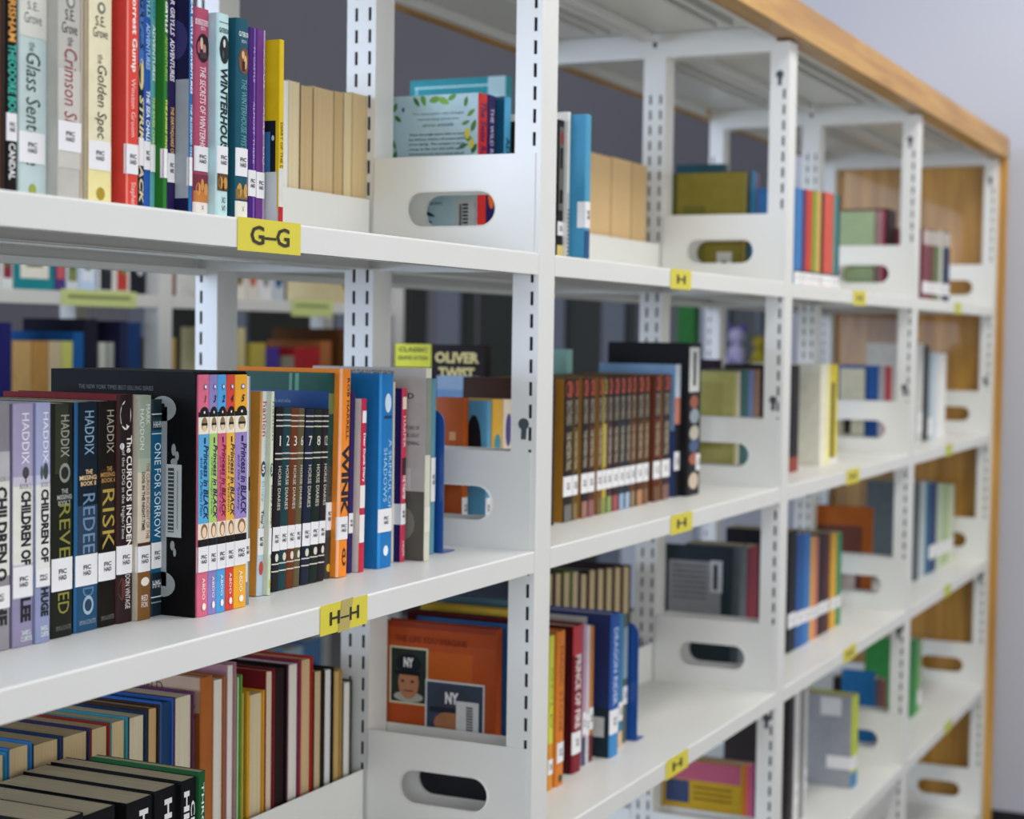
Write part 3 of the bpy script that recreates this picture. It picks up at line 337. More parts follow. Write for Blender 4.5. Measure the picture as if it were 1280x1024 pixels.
  (-0.5598, -0.5469, 0.06, 1.1698, 0.2114, 0, 0.145, 'p', '#d2493c', [('S', 'r', 0, 1, 0.825, 0.845, '#14100f'), ('S', 'o', 0.1, 0.9, 0.822, 0.868, '#14100f'), ('S', 'o', 0.42, 0.58, 0.838, 0.85, '#e8e4da'), ('S', 'r', 0, 1, 0.755, 0.825, '#efe6d2'), ('S', 'o', 0.2, 0.8, 0.765, 0.825, '#8a7450'), ('S', 'o', 0.3, 0.7, 0.765, 0.8, '#e2c9a4'), ('S', 'r', 0.22, 0.8, 0.79, 0.8, '#241c18'), ('S', 'r', 0, 1, 0.385, 0.755, '#eab53c'), ('S', 'r', 0, 1, 0.32, 0.385, '#ecdcc4'), ('S', 'o', 0.2, 0.85, 0.322, 0.384, '#8a6b4c'), ('S', 'o', 0.32, 0.75, 0.325, 0.37, '#f0cfae'), ('S', 'r', 0, 1, 0.29, 0.32, '#14100f'), ('S', 'o', 0.42, 0.72, 0.938, 0.962, '#5c6c9c'), ('S', 'o', 0.47, 0.67, 0.943, 0.957, '#e8ecf4'), ('S', 't', '4', 0.42, 0.72, 0.885, 0.915, '#1c1840', 'h', 0.03, 0.3), ('S', 'r', 0.45, 0.6, 0.715, 0.74, '#1c1c50'), ('S', 't', 'Princess in BLACK', 0.42, 0.9, 0.4, 0.71, '#1c1c50', 'd', 0.02, 0.3), ('S', 't', 'takes a Vacation', 0.12, 0.36, 0.42, 0.66, '#22406a', 'd', 0, 0.3), ('S', 't', 'ABDO', 0.35, 0.62, 0.07, 0.16, '#f4efe6', 'd', 0, 0), ('S', 'o', 0.35, 0.7, 0.025, 0.055, '#f4efe6')], (0.185, 0.29, -0.02, 1.02), "red-topped yellow slim volume of the boxed set on nearest bay's second shelf"),
  (-0.5464, -0.5271, 0.06, 1.1698, 0.2112, 0, 0.145, 'p', '#e9a92e', [('S', 'r', 0, 1, 0.825, 0.845, '#14100f'), ('S', 'o', 0.1, 0.9, 0.822, 0.868, '#14100f'), ('S', 'o', 0.42, 0.58, 0.838, 0.85, '#e8e4da'), ('S', 'r', 0, 1, 0.755, 0.825, '#efe6d2'), ('S', 'o', 0.2, 0.8, 0.765, 0.825, '#8a7450'), ('S', 'o', 0.3, 0.7, 0.765, 0.8, '#e2c9a4'), ('S', 'r', 0.22, 0.8, 0.79, 0.8, '#241c18'), ('S', 'r', 0, 1, 0.385, 0.755, '#9a86c4'), ('S', 'r', 0, 1, 0.32, 0.385, '#ecdcc4'), ('S', 'o', 0.2, 0.85, 0.322, 0.384, '#8a6b4c'), ('S', 'o', 0.32, 0.75, 0.325, 0.37, '#f0cfae'), ('S', 'r', 0, 1, 0.29, 0.32, '#14100f'), ('S', 'o', 0.42, 0.72, 0.938, 0.962, '#5c6c9c'), ('S', 'o', 0.47, 0.67, 0.943, 0.957, '#e8ecf4'), ('S', 't', '5', 0.42, 0.72, 0.885, 0.915, '#1c1840', 'h', 0.03, 0.3), ('S', 'r', 0.45, 0.6, 0.715, 0.74, '#1c1c50'), ('S', 't', 'Princess in BLACK', 0.42, 0.9, 0.4, 0.71, '#1c1c50', 'd', 0.02, 0.3), ('S', 't', 'and the Mystery', 0.12, 0.36, 0.42, 0.66, '#22406a', 'd', 0, 0.3), ('S', 't', 'ABDO', 0.35, 0.62, 0.07, 0.16, '#f4efe6', 'd', 0, 0), ('S', 'o', 0.35, 0.7, 0.025, 0.055, '#f4efe6')], (0.185, 0.29, -0.02, 1.02), "yellow-topped lilac slim volume of the boxed set on nearest bay's second shelf"),
  (-0.4756, -0.4654, 0.083, 1.1698, 0.1937, 1.6, 0.12, 'p', '#cfe0e4', [('S', 'r', 0, 1, 0.5, 0.62, '#cde3ea'), ('S', 'r', 0, 1, 0, 0.2, '#b8cbd8'), ('L', 'r', 0, 1, 0, 1, '#e39a3c'), ('S', 'r', 0, 0.2, 0.2, 1, '#e39a3c'), ('S', 't', 'hanlon', 0.3, 0.95, 0.78, 0.95, '#c23b44', 'd', 0, 0), ('S', 'o', 0.2, 0.95, 0.58, 0.66, '#2a4a6c'), ('S', 't', '5', 0.35, 0.8, 0.6, 0.64, '#eee', 'h', 0.03, 0), ('S', 't', 'Dory', 0.3, 0.8, 0.46, 0.56, '#8db4c2', 'd', 0, 0), ('S', 't', 'Tiny Tough', 0.3, 0.8, 0.24, 0.42, '#2c3436', 'd', 0.02, 0), ('S', 'o', 0.2, 0.9, 0.1, 0.17, '#c04a3a')], (0.2, 0.33, 0, 1), "slim pale blue chapter book with orange edge on nearest bay's second shelf"),
  (-0.465, -0.46, 0.078, 1.1698, 0.1937, 1.6, 0.125, 'p', '#d8dcc4', [('S', 't', 'hanlon', 0.3, 0.9, 0.76, 0.95, '#5f8c62', 'd', 0, 0), ('S', 'o', 0.1, 0.9, 0.58, 0.65, '#2f6a40'), ('S', 't', '3', 0.35, 0.75, 0.595, 0.64, '#eee', 'h', 0.03, 0), ('S', 't', 'Dory Dory Black', 0.4, 0.85, 0.24, 0.54, '#3a3c2e', 'd', 0.02, 0), ('S', 'r', 0, 1, 0, 0.18, '#c3d6b4'), ('S', 'o', 0.25, 0.8, 0.03, 0.08, '#c8b040')], (0.2, 0.33, 0, 1), "slim cream chapter book with green number disc on nearest bay's second shelf"),
  (-0.448, -0.4354, 0.085, 1.1698, 0.1776, 2.6, 0.12, 'p', '#1d1a20', [('S', 'r', 0, 1, 0.955, 0.962, '#cfcabd'), ('S', 'r', 0, 1, 0.925, 0.932, '#cfcabd'), ('S', 'r', 0, 1, 0.895, 0.902, '#cfcabd'), ('S', 'r', 0, 1, 0.745, 0.752, '#cfcabd'), ('S', 'r', 0, 1, 0.715, 0.722, '#cfcabd'), ('S', 'r', 0, 1, 0.235, 0.242, '#cfcabd'), ('S', 'r', 0, 1, 0.145, 0.152, '#cfcabd'), ('S', 'r', 0, 1, 0.105, 0.112, '#cfcabd'), ('S', 't', '1', 0.46, 0.6, 0.79, 0.845, '#e8e2d4', 'h', 0, 0), ('S', 't', 'HORSE DIARIES', 0.4, 0.8, 0.44, 0.68, '#d9d2c2', 'd', 0, 0), ('S', 'o', 0.35, 0.8, 0.16, 0.205, '#d8d2c2')], (0.22, 0.35, 0, 1), "dark plum slim novel numbered 1 on nearest bay's second shelf"),
  (-0.435, -0.4218, 0.085, 1.1698, 0.1772, 2.6, 0.12, 'p', '#1b3f44', [('S', 'r', 0, 1, 0.955, 0.962, '#cfcabd'), ('S', 'r', 0, 1, 0.925, 0.932, '#cfcabd'), ('S', 'r', 0, 1, 0.895, 0.902, '#cfcabd'), ('S', 'r', 0, 1, 0.745, 0.752, '#cfcabd'), ('S', 'r', 0, 1, 0.715, 0.722, '#cfcabd'), ('S', 'r', 0, 1, 0.235, 0.242, '#cfcabd'), ('S', 'r', 0, 1, 0.145, 0.152, '#cfcabd'), ('S', 'r', 0, 1, 0.105, 0.112, '#cfcabd'), ('S', 't', '2', 0.35, 0.75, 0.79, 0.845, '#e8e2d4', 'h', 0, 0), ('S', 't', 'HORSE DIARIES', 0.4, 0.8, 0.44, 0.68, '#d9d2c2', 'd', 0, 0), ('S', 'o', 0.35, 0.8, 0.16, 0.205, '#d8d2c2')], (0.22, 0.35, 0, 1), "dark teal slim novel numbered 2 on nearest bay's second shelf"),
  (-0.4212, -0.4083, 0.085, 1.1698, 0.176, 2.6, 0.12, 'p', '#6b3419', [('S', 'r', 0, 1, 0.955, 0.962, '#cfcabd'), ('S', 'r', 0, 1, 0.925, 0.932, '#cfcabd'), ('S', 'r', 0, 1, 0.895, 0.902, '#cfcabd'), ('S', 'r', 0, 1, 0.745, 0.752, '#cfcabd'), ('S', 'r', 0, 1, 0.715, 0.722, '#cfcabd'), ('S', 'r', 0, 1, 0.235, 0.242, '#cfcabd'), ('S', 'r', 0, 1, 0.145, 0.152, '#cfcabd'), ('S', 'r', 0, 1, 0.105, 0.112, '#cfcabd'), ('S', 't', '3', 0.35, 0.75, 0.79, 0.845, '#e8e2d4', 'h', 0, 0), ('S', 't', 'HORSE DIARIES', 0.4, 0.8, 0.44, 0.68, '#d9d2c2', 'd', 0, 0), ('S', 'o', 0.35, 0.8, 0.16, 0.205, '#d8d2c2')], (0.22, 0.35, 0, 1), "dark rust brown slim novel numbered 3 on nearest bay's second shelf"),
  (-0.4078, -0.3973, 0.085, 1.1698, 0.1756, 2.6, 0.12, 'p', '#5f5438', [('S', 'r', 0, 1, 0.955, 0.962, '#cfcabd'), ('S', 'r', 0, 1, 0.925, 0.932, '#cfcabd'), ('S', 'r', 0, 1, 0.895, 0.902, '#cfcabd'), ('S', 'r', 0, 1, 0.745, 0.752, '#cfcabd'), ('S', 'r', 0, 1, 0.715, 0.722, '#cfcabd'), ('S', 'r', 0, 1, 0.235, 0.242, '#cfcabd'), ('S', 'r', 0, 1, 0.145, 0.152, '#cfcabd'), ('S', 'r', 0, 1, 0.105, 0.112, '#cfcabd'), ('S', 't', '6', 0.35, 0.75, 0.79, 0.845, '#e8e2d4', 'h', 0, 0), ('S', 't', 'HORSE DIARIES', 0.4, 0.8, 0.44, 0.68, '#d9d2c2', 'd', 0, 0), ('S', 'o', 0.35, 0.8, 0.16, 0.205, '#d8d2c2')], (0.22, 0.35, 0, 1), "dark olive brown slim novel numbered 6 on nearest bay's second shelf"),
  (-0.3947, -0.3799, 0.085, 1.1698, 0.1743, 2.6, 0.12, 'p', '#1a2238', [('S', 'r', 0, 1, 0.955, 0.962, '#cfcabd'), ('S', 'r', 0, 1, 0.925, 0.932, '#cfcabd'), ('S', 'r', 0, 1, 0.895, 0.902, '#cfcabd'), ('S', 'r', 0, 1, 0.745, 0.752, '#cfcabd'), ('S', 'r', 0, 1, 0.715, 0.722, '#cfcabd'), ('S', 'r', 0, 1, 0.235, 0.242, '#cfcabd'), ('S', 'r', 0, 1, 0.145, 0.152, '#cfcabd'), ('S', 'r', 0, 1, 0.105, 0.112, '#cfcabd'), ('S', 't', '7', 0.35, 0.75, 0.79, 0.845, '#e8e2d4', 'h', 0, 0), ('S', 't', 'HORSE DIARIES', 0.4, 0.8, 0.44, 0.68, '#d9d2c2', 'd', 0, 0), ('S', 'o', 0.35, 0.8, 0.16, 0.205, '#d8d2c2')], (0.22, 0.35, 0, 1), "dark navy slim novel numbered 7 on nearest bay's second shelf"),
  (-0.3791, -0.3641, 0.085, 1.1698, 0.1738, 2.6, 0.12, 'p', '#16261c', [('S', 'r', 0, 1, 0.955, 0.962, '#cfcabd'), ('S', 'r', 0, 1, 0.925, 0.932, '#cfcabd'), ('S', 'r', 0, 1, 0.895, 0.902, '#cfcabd'), ('S', 'r', 0, 1, 0.745, 0.752, '#cfcabd'), ('S', 'r', 0, 1, 0.715, 0.722, '#cfcabd'), ('S', 'r', 0, 1, 0.235, 0.242, '#cfcabd'), ('S', 'r', 0, 1, 0.145, 0.152, '#cfcabd'), ('S', 'r', 0, 1, 0.105, 0.112, '#cfcabd'), ('S', 't', '8', 0.35, 0.75, 0.79, 0.845, '#e8e2d4', 'h', 0, 0), ('S', 't', 'HORSE DIARIES', 0.4, 0.8, 0.44, 0.68, '#d9d2c2', 'd', 0, 0), ('S', 'o', 0.35, 0.8, 0.16, 0.205, '#d8d2c2')], (0.22, 0.35, 0, 1), "dark green slim novel numbered 8 on nearest bay's second shelf"),
  (-0.3633, -0.3515, 0.085, 1.1698, 0.1733, 2.6, 0.12, 'p', '#221c22', [('S', 'r', 0, 1, 0.955, 0.962, '#cfcabd'), ('S', 'r', 0, 1, 0.925, 0.932, '#cfcabd'), ('S', 'r', 0, 1, 0.895, 0.902, '#cfcabd'), ('S', 'r', 0, 1, 0.745, 0.752, '#cfcabd'), ('S', 'r', 0, 1, 0.715, 0.722, '#cfcabd'), ('S', 'r', 0, 1, 0.235, 0.242, '#cfcabd'), ('S', 'r', 0, 1, 0.145, 0.152, '#cfcabd'), ('S', 'r', 0, 1, 0.105, 0.112, '#cfcabd'), ('S', 't', '12', 0.35, 0.75, 0.79, 0.845, '#e8e2d4', 'h', 0, 0), ('S', 't', 'HORSE DIARIES', 0.4, 0.8, 0.44, 0.68, '#d9d2c2', 'd', 0, 0), ('S', 'o', 0.35, 0.8, 0.16, 0.205, '#d8d2c2')], (0.22, 0.35, 0, 1), "dark charcoal slim novel numbered 12 on nearest bay's second shelf"),
  (-0.3426, -0.332, 0.09, 1.1698, 0.2091, 1.9, 0.118, 'h', '#1f4c44', [('S', 'r', 0, 1, 0.0, 0.2, '#3e3a33'), ('S', 'r', 0, 1, 0.2, 0.55, '#4a4a46'), ('S', 'r', 0, 1, 0.8, 0.9, '#6b7a4c'), ('S', 't', 'OUTDOORS', 0.2, 0.8, 0.4, 0.65, '#23231f', 'd', 0, 0), ('L', 'r', 0, 1, 0.5, 0.91, '#234a86'), ('L', 'r', 0, 1, 0.91, 1, '#175045'), ('L', 't', 'over the hills and miles', 0.3, 0.62, 0.85, 0.868, '#8aa4c8', 'h', 0, 0), ('L', 'r', 0.6, 0.63, 0.91, 0.995, '#5f9a84'), ('L', 'r', 0.66, 0.7, 0.91, 0.995, '#5f9a84'), ('L', 'f', 0.1, 0.97, 0.12, 0.03, '#3f7a6c', 0), ('S', 'o', 0.2, 0.95, 0.03, 0.07, '#d8b23c')], (0.235, 0.37, 0, 1), "tall green and blue hardcover on nearest bay's second shelf"),
  (-0.3316, -0.3108, 0.083, 1.1698, 0.2131, 1.4, 0.125, 'h', '#ee8c2c', [('S', 'r', 0, 0.12, 0, 1, '#f6b48a'), ('S', 't', 'ROB HARRELL', 0.55, 0.8, 0.66, 0.955, '#4a2a14', 'd', 0.01, 0), ('S', 't', 'WINK', 0.2, 0.85, 0.3, 0.633, '#1f2230', 'd', 0.04, 0), ('S', 't', 'e', 0.4, 0.75, 0.05, 0.14, '#4a2a14', 'h', 0, 0)], (0.18, 0.29, -0.02, 1.0), "orange hardcover with big dark block title on nearest bay's second shelf"),
  (-0.2958, -0.2869, 0.09, 1.1698, 0.1893, 1.2, 0.12, 'p', '#33235e', [], (0.22, 0.33, 0, 1), "thin dark violet paperback on nearest bay's second shelf"),
  (-0.2832, -0.2732, 0.084, 1.1698, 0.1816, 1.0, 0.12, 'p', '#c22b48', [('L', 'r', 0, 1, 0, 1, '#dcd6ce'), ('S', 'r', 0, 1, 0, 0.17, '#c8283c'), ('S', 'r', 0, 1, 0.17, 0.33, '#e8e6e2'), ('S', 'r', 0, 1, 0.37, 0.5, '#e8e6e2'), ('S', 't', 'Dear Dumb Diary', 0.25, 0.8, 0.52, 0.8, '#fff', 'd', 0.02, 0), ('S', 'r', 0.1, 0.9, 0.86, 0.93, '#eee')], None, "slim red and white diary-style paperback on nearest bay's second shelf"),
  (-0.2497, -0.2202, 0.081, 1.1698, 0.207, 0.3, 0.14, 'h', '#2176b8', [('S', 'r', 0, 0.1, 0, 1, '#2d8fd6'), ('S', 'o', 0.3, 0.75, 0.8, 0.9, '#cfe2f0'), ('S', 'r', 0.25, 0.8, 0.77, 0.785, '#173a60'), ('S', 't', 'A SKINFUL OF', 0.6, 0.85, 0.3, 0.66, '#a9d4f0', 'd', 0, 0), ('S', 't', 'SHADOWS', 0.25, 0.5, 0.34, 0.62, '#a9d4f0', 'd', 0, 0), ('S', 'o', 0.3, 0.65, 0.06, 0.115, '#e8f0f4')], (0.185, 0.305, 0.0, 0.95), "tall bright blue hardcover with pale spine title on nearest bay's second shelf"),
  (-0.1929, -0.1889, 0.095, 1.1698, 0.1974, 0, 0.12, 'p', '#e3ddcc', [], None, "very thin cream booklet on nearest bay's second shelf"),
  (-0.1885, -0.178, 0.087, 1.1698, 0.1903, 0.2, 0.12, 'p', '#c43a54', [('L', 'r', 0, 1, 0, 1, '#251c5a'), ('S', 'r', 0.1, 0.9, 0.88, 0.95, '#eee0c8'), ('S', 't', 'HARPER', 0.25, 0.75, 0.66, 0.84, '#f6dfe2', 'd', 0, 0), ('S', 'r', 0.1, 0.9, 0.5, 0.6, '#3c2a30'), ('S', 't', 'THE THEATER', 0.25, 0.8, 0.36, 0.5, '#f8eef0', 'd', 0.02, 0), ('S', 't', 'SCHOLASTIC', 0.3, 0.75, 0.03, 0.12, '#eee', 'd', 0, 0)], (0.215, 0.335, -0.8, 1), "slim raspberry paperback with navy cover on nearest bay's second shelf"),
  (-0.1688, -0.157, 0.068, 1.1698, 0.2124, 0.2, 0.145, 'h', '#cfcdb9', [('L', 'r', 0, 1, 0, 1, '#b9b3ab'), ('L', 'r', 0.55, 1, 0.0, 0.36, '#5d5a50'), ('L', 'r', 0.66, 0.88, 0.36, 0.48000000000000004, '#cfccc4'), ('L', 'o', 0.7, 0.92, 0.1, 0.28, '#7d7b70'), ('L', 't', 'READ THE EXCERPT FROM', 0.3, 0.72, 0.955, 0.985, '#2a2826', 'h', 0, 0), ('L', 't', 'MARIE LU!', 0.3, 0.66, 0.92, 0.945, '#2a2826', 'h', 0, 0), ('L', 't', 'CROWN AND', 0.4, 0.9, 0.84, 0.87, '#2a2826', 'h', 0.02, 0), ('L', 't', 'THE LAST STARS OF', 0.7, 0.95, 0.68, 0.7, '#2a2826', 'h', 0, 0), ('L', 't', 'WORLD AND LIGHT', 0.7, 0.95, 0.64, 0.66, '#2a2826', 'h', 0, 0), ('L', 't', 'IS THREATENING', 0.7, 0.95, 0.6, 0.62, '#2a2826', 'h', 0, 0), ('L', 'r', 0.73, 0.84, 0.36, 0.56, '#d9d7d0'), ('L', 'r', 0.74, 0.83, 0.37, 0.378, '#1c1c1c'), ('L', 'r', 0.74, 0.83, 0.387, 0.395, '#1c1c1c'), ('L', 'r', 0.74, 0.83, 0.404, 0.41200000000000003, '#1c1c1c'), ('L', 'r', 0.74, 0.83, 0.421, 0.429, '#1c1c1c'), ('L', 'r', 0.74, 0.83, 0.438, 0.446, '#1c1c1c'), ('L', 'r', 0.74, 0.83, 0.455, 0.463, '#1c1c1c'), ('L', 'r', 0.74, 0.83, 0.472, 0.48, '#1c1c1c'), ('L', 'r', 0.74, 0.83, 0.489, 0.497, '#1c1c1c'), ('L', 'r', 0.74, 0.83, 0.506, 0.514, '#1c1c1c'), ('L', 'r', 0.74, 0.83, 0.523, 0.531, '#1c1c1c'), ('L', 'r', 0.74, 0.83, 0.54, 0.548, '#1c1c1c'), ('S', 'r', 0, 1, 0.55, 0.95, '#7e8578'), ('S', 'r', 0, 1, 0.15, 0.28, '#d9d6c4')], None, "tall grey-jacketed hardcover with printed back text on nearest bay's second shelf"),
  (-0.1137, -0.1036, 0.09, 1.1698, 0.1995, 0.3, 0.12, 'p', '#5f93a3', [], (0.3, 0.55, 0, 1), "thin grey-teal paperback beside the blue bookend on nearest bay's second shelf"),
 ],
 [
  (-0.7733, -0.7351, 0.075, 0.8221, 0.2066, 0, 0.145, 'p', '#131416', [('S', 't', 'HIGSON', 0.2, 0.75, 0.35, 0.85, '#e8e8e6', 'd', 0.04, 0)], None, "fat black thriller, leftmost of the four on nearest bay's third shelf"),
  (-0.7281, -0.6887, 0.08, 0.8221, 0.2012, 0, 0.1425, 'p', '#131416', [('S', 't', 'HIGSON', 0.5, 0.85, 0.45, 0.94, '#e8e8e6', 'd', 0.04, 0), ('S', 't', 'CHARLIE', 0.2, 0.4, 0.45, 0.8, '#e8e8e6', 'd', 0.02, 0)], None, "fat black thriller, second of the four on nearest bay's third shelf"),
  (-0.6728, -0.6373, 0.08, 0.8221, 0.1978, 0, 0.1425, 'p', '#131416', [('S', 't', 'HIGSON', 0.45, 0.8, 0.45, 0.95, '#e8e8e6', 'd', 0.04, 0), ('S', 't', 'CHARLIE', 0.12, 0.35, 0.45, 0.8, '#e8e8e6', 'd', 0.02, 0)], None, "fat black thriller, third of the four on nearest bay's third shelf"),
  (-0.6367, -0.6055, 0.078, 0.8221, 0.1998, 0, 0.1445, 'p', '#131416', [('S', 't', 'HIGSON', 0.4, 0.75, 0.45, 0.95, '#e8e8e6', 'd', 0.04, 0), ('S', 't', 'CHARLIE', 0.08, 0.3, 0.4, 0.8, '#e8e8e6', 'd', 0.02, 0)], None, "fat black thriller, rightmost and highest of the four on nearest bay's third shelf"),
  (-0.6051, -0.5838, 0.073, 0.8221, 0.2021, 0, 0.145, 'p', '#131416', [('S', 't', 'HIGSON', 0.12, 0.5, 0.45, 0.95, '#e8e8e6', 'd', 0.04, 0), ('S', 't', 'CHARLIE', 0.6, 0.88, 0.5, 0.9, '#e8e8e6', 'd', 0.02, 0)], None, "slimmer black thriller beside the green spine on nearest bay's third shelf"),
  (-0.5834, -0.5741, 0.07, 0.8221, 0.2058, 0, 0.12, 'p', '#1f5a30', [('S', 't', 'THROUGH MY EYES', 0.3, 0.7, 0.3, 0.95, '#e6eee4', 'd', 0.01, 0)], None, "green paperback with thin white title on nearest bay's third shelf"),
 ],
 [
  (0.0459, 0.0702, 0.115, 1.5156, 0.1976, 0, 0.118, 'p', '#c8332f', [('L', 'r', 0, 1, 0, 1, '#b4d0d6'), ('S', 't', 'The Swiss Robinson', 0.2, 0.85, 0.45, 0.95, '#4a1c50', 'd', 0.03, 0.15), ('L', 'f', 0.02, 0.93, 0.1, 0.05, '#4f8a4a', 60), ('L', 'f', 0.06, 0.86, 0.09, 0.04, '#3d7a44', -40), ('L', 'f', 0.28, 0.96, 0.11, 0.04, '#3f7a3a', -55), ('L', 'f', 0.36, 0.97, 0.12, 0.05, '#5f9a3c', -70), ('L', 'f', 0.5, 0.97, 0.13, 0.06, '#6a9a3a', 10), ('L', 'f', 0.6, 0.96, 0.13, 0.06, '#7fb03a', -25), ('L', 'f', 0.7, 0.98, 0.1, 0.05, '#5f9a3c', 30), ('L', 'f', 0.86, 0.95, 0.1, 0.04, '#4d7a3a', 80), ('L', 'f', 0.92, 0.88, 0.1, 0.04, '#6b8f2c', 40), ('L', 'f', 0.95, 0.8, 0.12, 0.05, '#4d7a3a', 70), ('L', 'f', 0.86, 0.82, 0.09, 0.035, '#5c8a3a', 20), ('L', 'f', 0.9, 0.72, 0.12, 0.05, '#6b8f2c', -30), ('L', 'f', 0.96, 0.66, 0.1, 0.05, '#2f6a2c', 60), ('L', 'f', 0.84, 0.68, 0.1, 0.035, '#4d7a3a', 15), ('L', 'f', 0.93, 0.58, 0.11, 0.06, '#3f7a2c', 45), ('L', 'f', 0.03, 0.62, 0.14, 0.05, '#3d7a44', 80), ('L', 'f', 0.06, 0.57, 0.12, 0.04, '#2f6a2c', 50), ('L', 'f', 0.02, 0.7, 0.1, 0.03, '#4f8a4a', 110), ('L', 'f', 0.95, 0.3, 0.1, 0.05, '#3f7a2c', 60), ('L', 'o', 0.85, 0.91, 0.72, 0.79, '#d8c84a'), ('L', 'o', 0.9, 0.96, 0.66, 0.72, '#d8c84a'), ('L', 'o', 0.11, 0.14, 0.9, 0.93, '#4a4a7c'), ('L', 't', 'The same author who brought', 0.24, 0.84, 0.872, 0.892, '#55707c', 'h', 0, 0), ('L', 't', 'heartwarming stories now', 0.3, 0.78, 0.838, 0.858, '#55707c', 'h', 0, 0), ('L', 't', 'about animals', 0.36, 0.72, 0.804, 0.8240000000000001, '#55707c', 'h', 0, 0), ('L', 't', 'When the jungle opens wide to reach', 0.2, 0.85, 0.745, 0.764, '#3c5460', 'h', 0.01, 0), ('L', 't', 'but Robson makes a thousand paths', 0.2, 0.85, 0.715, 0.734, '#3c5460', 'h', 0.01, 0), ('L', 't', 'of the family. The compass is being', 0.2, 0.85, 0.685, 0.704, '#3c5460', 'h', 0.01, 0), ('L', 't', 'ready to let out the wild again', 0.2, 0.85, 0.655, 0.674, '#3c5460', 'h', 0.01, 0), ('L', 't', 'Adventures into the tropical islands', 0.2, 0.85, 0.625, 0.644, '#3c5460', 'h', 0.01, 0), ('L', 't', 'would take as though of the world', 0.2, 0.85, 0.595, 0.614, '#3c5460', 'h', 0.01, 0), ('L', 't', 'and what they mean to travel', 0.2, 0.85, 0.565, 0.5840000000000001, '#3c5460', 'h', 0.01, 0), ('L', 't', 'of enchantment', 0.25, 0.6, 0.32, 0.34, '#3c5460', 'h', 0, 0), ('L', 'r', 0.76, 0.98, 0.02, 0.36, '#c3c7c6'), ('L', 'r', 0.8, 0.83, 0.04, 0.32, '#6a6e70'), ('L', 'r', 0.84, 0.905, 0.045, 0.058, '#222'), ('L', 'r', 0.84, 0.905, 0.067, 0.08, '#222'), ('L', 'r', 0.84, 0.905, 0.089, 0.10200000000000001, '#222'), ('L', 'r', 0.84, 0.905, 0.111, 0.124, '#222'), ('L', 'r', 0.84, 0.905, 0.133, 0.146, '#222'), ('L', 'r', 0.84, 0.905, 0.15499999999999997, 0.16799999999999998, '#222'), ('L', 'r', 0.84, 0.905, 0.177, 0.19, '#222'), ('L', 'r', 0.84, 0.905, 0.199, 0.212, '#222'), ('L', 'r', 0.84, 0.905, 0.22099999999999997, 0.23399999999999999, '#222'), ('L', 'r', 0.84, 0.905, 0.243, 0.256, '#222'), ('L', 'r', 0.84, 0.905, 0.26499999999999996, 0.27799999999999997, '#222'), ('L', 'r', 0.84, 0.905, 0.287, 0.3, '#222'), ('L', 'r', 0.84, 0.905, 0.309, 0.322, '#222'), ('L', 'f', 0.42, 0.2, 0.12, 0.09, '#1d4a78', 20), ('L', 'f', 0.46, 0.26, 0.12, 0.03, '#16304c', -20)], (0.05, 0.19, 0, 1), "red-spined book with pale leafy back cover on second bay's top shelf"),
  (0.0713, 0.0938, 0.115, 1.5156, 0.1989, 0, 0.1075, 'p', '#2a1f56', [('S', 'o', 0.1, 1, 0.3, 0.5, '#d9682c'), ('S', 't', 'THE WILD ROBOT', 0.3, 0.7, 0.5, 0.92, '#cfc8e0', 'd', 0, 0)], (0.05, 0.17, 0, 1), "navy-spined book with orange badge on second bay's top shelf"),
  (0.1046, 0.1232, 0.108, 1.5156, 0.2006, 0, 0.11, 'p', '#4a9ac4', [('L', 'r', 0, 1, 0, 1, '#1d5c80'), ('S', 't', 'ADVENTURES', 0.2, 0.8, 0.3, 0.75, '#14304c', 'd', 0.02, 0)], None, "blue-spined book with darker blue cover on second bay's top shelf"),
  (0.1297, 0.147, 0.045, 1.5156, 0.1724, 0, 0.13, 'p', '#262220', [('S', 'r', 0.1, 0.9, 0.35, 0.95, '#6a6660'), ('S', 'r', 0.2, 0.8, 0.4, 0.5, '#1a1716'), ('S', 'r', 0.2, 0.7, 0.65, 0.8, '#211c1a'), ('S', 'r', 0, 1, 0.0, 0.1, '#d8c27a'), ('S', 'o', 0.2, 0.9, 0.82, 0.92, '#8a3c38')], (0.17, 0.27, 0, 1), "black patterned paperback against the white upright on second bay's top shelf"),
  (0.1474, 0.1539, 0.04, 1.5156, 0.1838, 0, 0.13, 'p', '#dddfd9', [('S', 'r', 0, 1, 0, 0.45, '#b9bcbc'), ('S', 'r', 0.1, 0.6, 0.02, 0.034, '#222'), ('S', 'r', 0.1, 0.6, 0.048, 0.062, '#222'), ('S', 'r', 0.1, 0.6, 0.076, 0.09, '#222'), ('S', 'r', 0.1, 0.6, 0.10400000000000001, 0.11800000000000001, '#222'), ('S', 'r', 0.1, 0.6, 0.132, 0.14600000000000002, '#222'), ('S', 'r', 0.1, 0.6, 0.16, 0.17400000000000002, '#222'), ('S', 'r', 0.1, 0.6, 0.188, 0.202, '#222'), ('S', 'r', 0.1, 0.6, 0.216, 0.23, '#222'), ('S', 'r', 0.1, 0.6, 0.244, 0.258, '#222'), ('S', 'r', 0.1, 0.6, 0.272, 0.28600000000000003, '#222'), ('S', 'r', 0.1, 0.6, 0.30000000000000004, 0.31400000000000006, '#222'), ('S', 'r', 0.1, 0.6, 0.328, 0.34199999999999997, '#222')], None, "thin white paperback with a barcode low on it on second bay's top shelf"),
  (0.1561, 0.1716, 0.02, 1.5156, 0.1812, 0, 0.16, 'h', '#4f9bbd', [('L', 'r', 0, 1, 0, 1, '#3f8cb2'), ('L', 'r', 0.3, 0.45, 0.8, 0.86, '#cfe2ea'), ('S', 'r', 0, 1, 0, 0.2, '#23507c')], (0.22, 0.4, -0.6, 1), "sky-blue hardcover in front of the tan page edges on second bay's top shelf"),
 ],
 [
